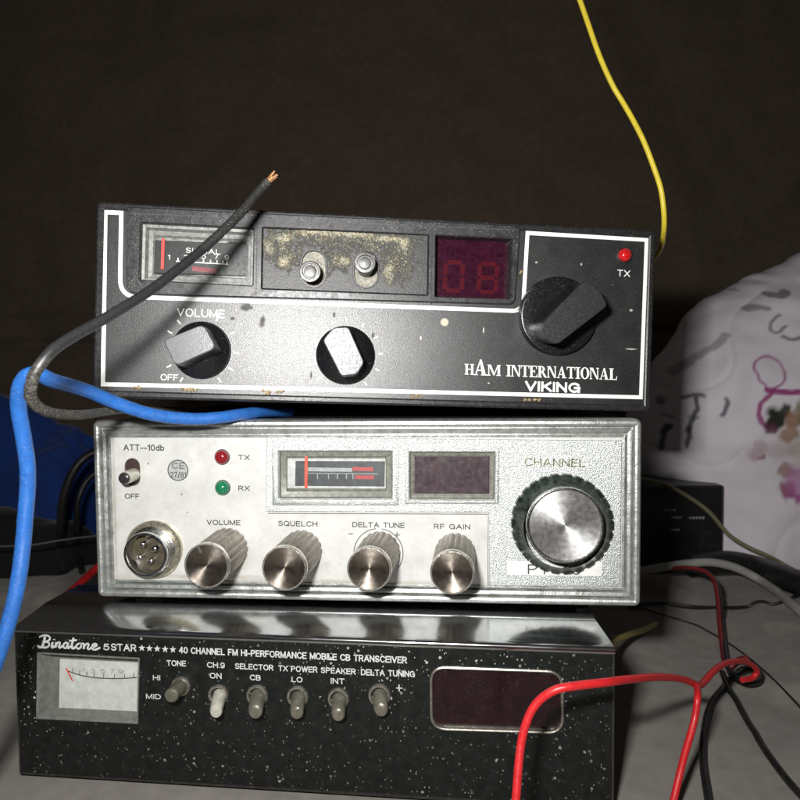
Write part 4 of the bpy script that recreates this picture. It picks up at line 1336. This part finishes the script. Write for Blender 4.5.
# ------------------------------------------------------------------ wires
def insul(name, c, rough=.4, var=.2, dust=.3, spec=.5):
    return basic(name, c, rough, 0, spec, var, 45, .12, .1, 160, dust)
def wire(name, P_, r, m, label, cat='wire', n=14, per=10, rough=0.0, group=None, flat=1.0):
    """P_: (px, py, Z) measured points turned into space"""
    q = [at3(*p[:3]) for p in P_]
    for i, p in enumerate(q):          # a wire lies on the sheet, never under it
        rm = (r[min(i, len(r) - 1)] if isinstance(r, list) else r) * 1.02
        for _ in range(6):
            zs = sheet_z(p.x, p.y) + rm
            if p.z >= zs:
                break
            p = CAM_POS + (p - CAM_POS) * ((CAM_POS.z - zs - .05) / (CAM_POS.z - p.z))
        q[i] = p
    pts = smooth_line(q, per)
    for i, p in enumerate(pts):
        zs = sheet_z(p.x, p.y) + rm
        if p.z < zs:
            pts[i] = Vector((p.x, p.y, zs))
    if isinstance(r, list):
        rr = []
        for i in range(len(pts)):
            t_ = i / per
            k = min(int(t_), len(r) - 2)
            rr.append(r[k] + (r[k + 1] - r[k]) * (t_ - k))
        r = rr
    o = link(name, tube_mesh(pts, r, n, rough, rnd.random() * 50, flat), m)
    return tag(o, label, cat, group), pts

# stripped black wire looping in front of the top radio
bw = bpy.data.objects.new('bare_ended_wire', None); col.objects.link(bw)
bp = [(268, 181.5, 187), (258, 192.5, 186), (243, 210.5, 183), (222, 231.5, 178), (200, 251.5, 173), (176, 271, 167), (150, 290.5, 161), (124, 307, 155), (98, 322.5, 150), (72, 337, 145), (52, 351, 141), (37, 370, 139), (30.5, 388, 140), (33.5, 402, 144), (45, 411, 150), (62, 414.5, 160), (80, 415, 172), (98, 412.5, 187), (122, 409.8, 203), (150, 410, 222), (185, 411, 245)]
bw.location = at3(*bp[12]) * S
tag(bw, 'black wire with bare copper end looping across the top radio', 'wire')
def child_tube(name, mesh, m, par):
    mesh.transform(Matrix.Translation(-par.location))
    return link(name, mesh, m, par)
q = smooth_line([at3(*p) for p in bp], 12)
n_dull = 12 * 4
t = NT('black_insulation')
nzw = t.noise(70, 5, .65)
dst = t.math('MULTIPLY', t.ramp(t.noise(110, 5, .7), .60, .72), .22)
base = t.mix(dst, (.017, .017, .018), (.24, .22, .18))
t.bump(nzw, .05, .003)
sep = t.n.new('ShaderNodeSeparateXYZ'); t.t.links.new(t.co, sep.inputs[0])
gm = t.ramp(t.math('ADD', sep.outputs[2], t.math('MULTIPLY', t.math('SUBTRACT', t.noise(28, 3), .5), .12)), .07, -.03)
base = t.mix(gm, base, t.mix(t.ramp(t.noise(190, 5, .75), .46, .64), (.022, .021, .019), (.21, .195, .155)))
m_bw = t.done(base, t.math('ADD', t.ramp(nzw, .3, .7, .26, .42), t.math('MULTIPLY', gm, .35)), 0, .6)
m_bw_dull = basic('charred_insulation', (.012, .012, .012), .7, var=.4, vs=90, bump=.4, dust=.5)
rad = 1.28
child_tube('charred_end', tube_mesh(q[:n_dull], rad * 1.02, 16, .10, 3), m_bw_dull, bw)
child_tube('insulation', tube_mesh(q[n_dull - 1:12 * 11], rad, 18, .02, 8), m_bw, bw)
child_tube('grimy_length', tube_mesh(q[12 * 11 - 1:], rad * 1.0, 18, .16, 9), m_bw, bw)
tip0 = q[0]; tdir = (q[0] - q[3]).normalized()
m_cop = basic('copper_strand', (.36, .18, .08), .5, .5, var=.4, vs=120)
sd = Vector((.3, .5, .8)); sd = (sd - tdir * sd.dot(tdir)).normalized(); se = tdir.cross(sd)
for k in range(11):
    a = k * 2.4
    o_ = sd * math.cos(a) * .6 * (k > 0) + se * math.sin(a) * .6 * (k > 0)
    ln = rnd.uniform(1.6, 3.4)
    e_ = o_ * rnd.uniform(.7, 1.7) + sd * rnd.uniform(-.5, .5)
    pts = smooth_line([tip0 - tdir * .8 + o_ * .8, tip0 + tdir * ln * .45 + o_, tip0 + tdir * ln + e_], 5)
    child_tube('copper_strand', tube_mesh(pts, .30, 7), m_cop, bw)

m_blue = insul('blue_insulation', (.022, .120, .41), .42, .18, .25)
wire('blue_wire', [(290, 411.5, 246), (262, 412, 226), (242, 414.3, 216), (220, 417.5, 210), (196, 419.0, 206), (172, 417.5, 202), (150, 414, 198), (130, 408, 194), (110, 400.5, 190), (90, 392, 184), (70, 385.5, 176), (52, 380.5, 168), (38, 374, 163), (26, 377, 163), (19.5, 390, 165), (19.0, 410, 168), (24, 440, 171), (27.5, 466, 173), (27.5, 490, 174), (25.5, 515, 174), (23.5, 540, 174), (20, 570, 173), (14.5, 600, 172), (6, 632, 171), (-5, 665, 170), (-20, 705, 169), (-40, 760, 168)],
     2.0, m_blue, 'thick bright blue wire pinched under the top radio and hanging down on the left', n=20, rough=.03)
m_yel = insul('yellow_insulation', (.66, .52, .04), .4, .12, .15)
wire('yellow_wire', [(556, -60, 232), (578, -5, 232), (598, 52, 232), (612, 84, 232), (622, 101, 232), (633, 120, 231), (644, 142, 230), (654, 168, 230), (661, 190, 230), (664, 215, 232), (663.5, 234, 238), (660.5, 249, 252), (650, 262, 280), (635, 272, 310)], .95, m_yel, 'thin yellow wire rising behind the right end of the top radio')
m_red = insul('red_insulation', (.58, .018, .022), .38, .15, .2)
wire('red_wire', [(512, 880, 160), (516, 800, 166), (521, 745, 170), (529, 716, 171), (540, 700, 171), (556, 689.8, 170), (575, 686, 170), (605, 682.5, 173), (628, 679.5, 180), (658, 677, 195), (682, 679, 209), (698, 685, 217), (704, 682, 222), (713, 672, 230), (724, 664, 240), (738, 661, 250), (750, 663.5, 258), (757, 671, 262), (752, 678, 262), (742, 680, 260)], 1.15, m_red, 'long bright red wire curling across the bottom radio front')
wire('red_wire', [(697.5, 687, 214), (697.5, 698, 208), (694, 722, 206), (682, 765, 200), (668, 830, 190), (662, 900, 180)], 1.1, m_red, 'short red wire end dropping beside the right of the bottom radio')
m_dred = insul('dull_red_insulation', (.20, .016, .018), .5, .2, .2)
m_blk = insul('black_wire_insulation', (.012, .012, .012), .45, .3, .3)
wire('paired_wire', [(640, 571, 400), (662, 572, 395), (685, 570, 385), (703, 573, 375), (716, 582, 365), (720.5, 600, 350), (722.5, 622, 335), (725, 645, 318), (727, 662, 305), (733, 676, 295), (748, 683, 290), (760, 680, 290), (757, 670, 292), (744, 669, 290), (733, 677, 284), (722, 690, 276), (712, 703, 268), (706, 722, 262), (703, 760, 250), (712, 830, 240), (706, 910, 230)], 1.35, m_blk, 'black half of the paired wire hanging from the grey cable')
wire('paired_wire', [(640, 568.5, 398), (662, 569.5, 393), (685, 567.5, 383), (704, 571, 373), (714, 581, 363), (717.7, 600, 348), (719.5, 622, 333), (722, 645, 316), (724, 660, 303), (729, 668, 292), (736, 661, 285), (746, 658, 278)], 1.2, m_dred, 'dark red half of the paired wire hanging from the grey cable')
wire('black_wire', [(722, 672, 300), (728, 688, 290), (736, 700, 282), (748, 722, 274), (772, 760, 260), (806, 800, 250), (850, 830, 240)], 1.2, m_blk, 'short black wire running off below the red curl')
wire('flat_cable', [(610, 575, 388), (640, 571, 388), (664, 567, 390), (688, 563.5, 392), (712, 562.5, 394), (736, 568, 394), (760, 580, 390), (780, 594, 384), (800, 611, 378), (840, 640, 368)], 2.5, insul('grey_insulation', (.36, .35, .32), .5, .15), 'pale grey cable arching over the sheet on the right', flat=1.0)
wire('olive_wire', [(640, 478, 424), (664, 484, 424), (690, 498, 424), (710, 513, 424), (728, 534, 422), (748, 547, 418), (768, 556, 414), (790, 568, 410), (830, 590, 405)], 1.35, insul('olive_insulation', (.20, .18, .10), .5, .15), 'thin olive wire crossing the face of the black box')
wire('thick_cable', [(690, 566, 412), (725, 562, 410), (755, 567, 410), (785, 578, 408), (830, 593, 404), (900, 612, 400)], 7.2, m_blk, 'thick black cable lying along the foot of the pillow', n=20)
wire('thin_wire', [(628, 607, 382), (655, 603, 385), (700, 607, 382), (745, 607, 378), (775, 604, 374), (800, 594, 378), (830, 580, 385)], .9, m_blk, 'thin black wire crossing the sheet under the grey cable')
wire('thin_wire', [(610, 604, 400), (640, 608, 385), (660, 614, 374), (690, 623, 362), (715, 635, 348), (740, 651, 330), (770, 676, 310), (805, 712, 292)], .45, m_blk, 'hair thin dark thread wire slanting down the sheet')
wire('yellow_wire', [(606, 652, 250), (618, 640, 285), (630, 634, 305), (642, 630, 318), (655, 624, 335)], 1.5, insul('dull_yellow', (.40, .34, .08), .5), 'short dull yellow wire peeking out beside the bottom radio')
wire('red_wire', [(60, 602, 352), (72, 591, 362), (84, 580, 372), (97, 568, 384), (125, 545, 400)], 2.3, m_red, 'thick red wire slanting behind the left of the middle radio')
wire('curved_cable', [(64, 572, 470), (61, 548, 452), (61, 524, 428), (63, 500, 420), (72, 474, 420), (86, 457, 424), (110, 446, 430)], 2.7, m_blk, 'black cable arching against the dark blue cloth, the outer of two', group=None)
wire('curved_cable', [(82, 572, 470), (78, 548, 454), (77, 524, 430), (78, 502, 425), (86, 482, 428), (104, 466, 434)], 2.0, m_blk, 'black cable arching against the dark blue cloth, the inner of two')
wire('thin_wire', [(-20, 547, 395), (30, 545, 395), (62, 540, 398), (95, 536, 404), (130, 533, 408)], .55, insul('grey_thin', (.10, .10, .11), .5), 'thin grey wire stretched across the black cloth')
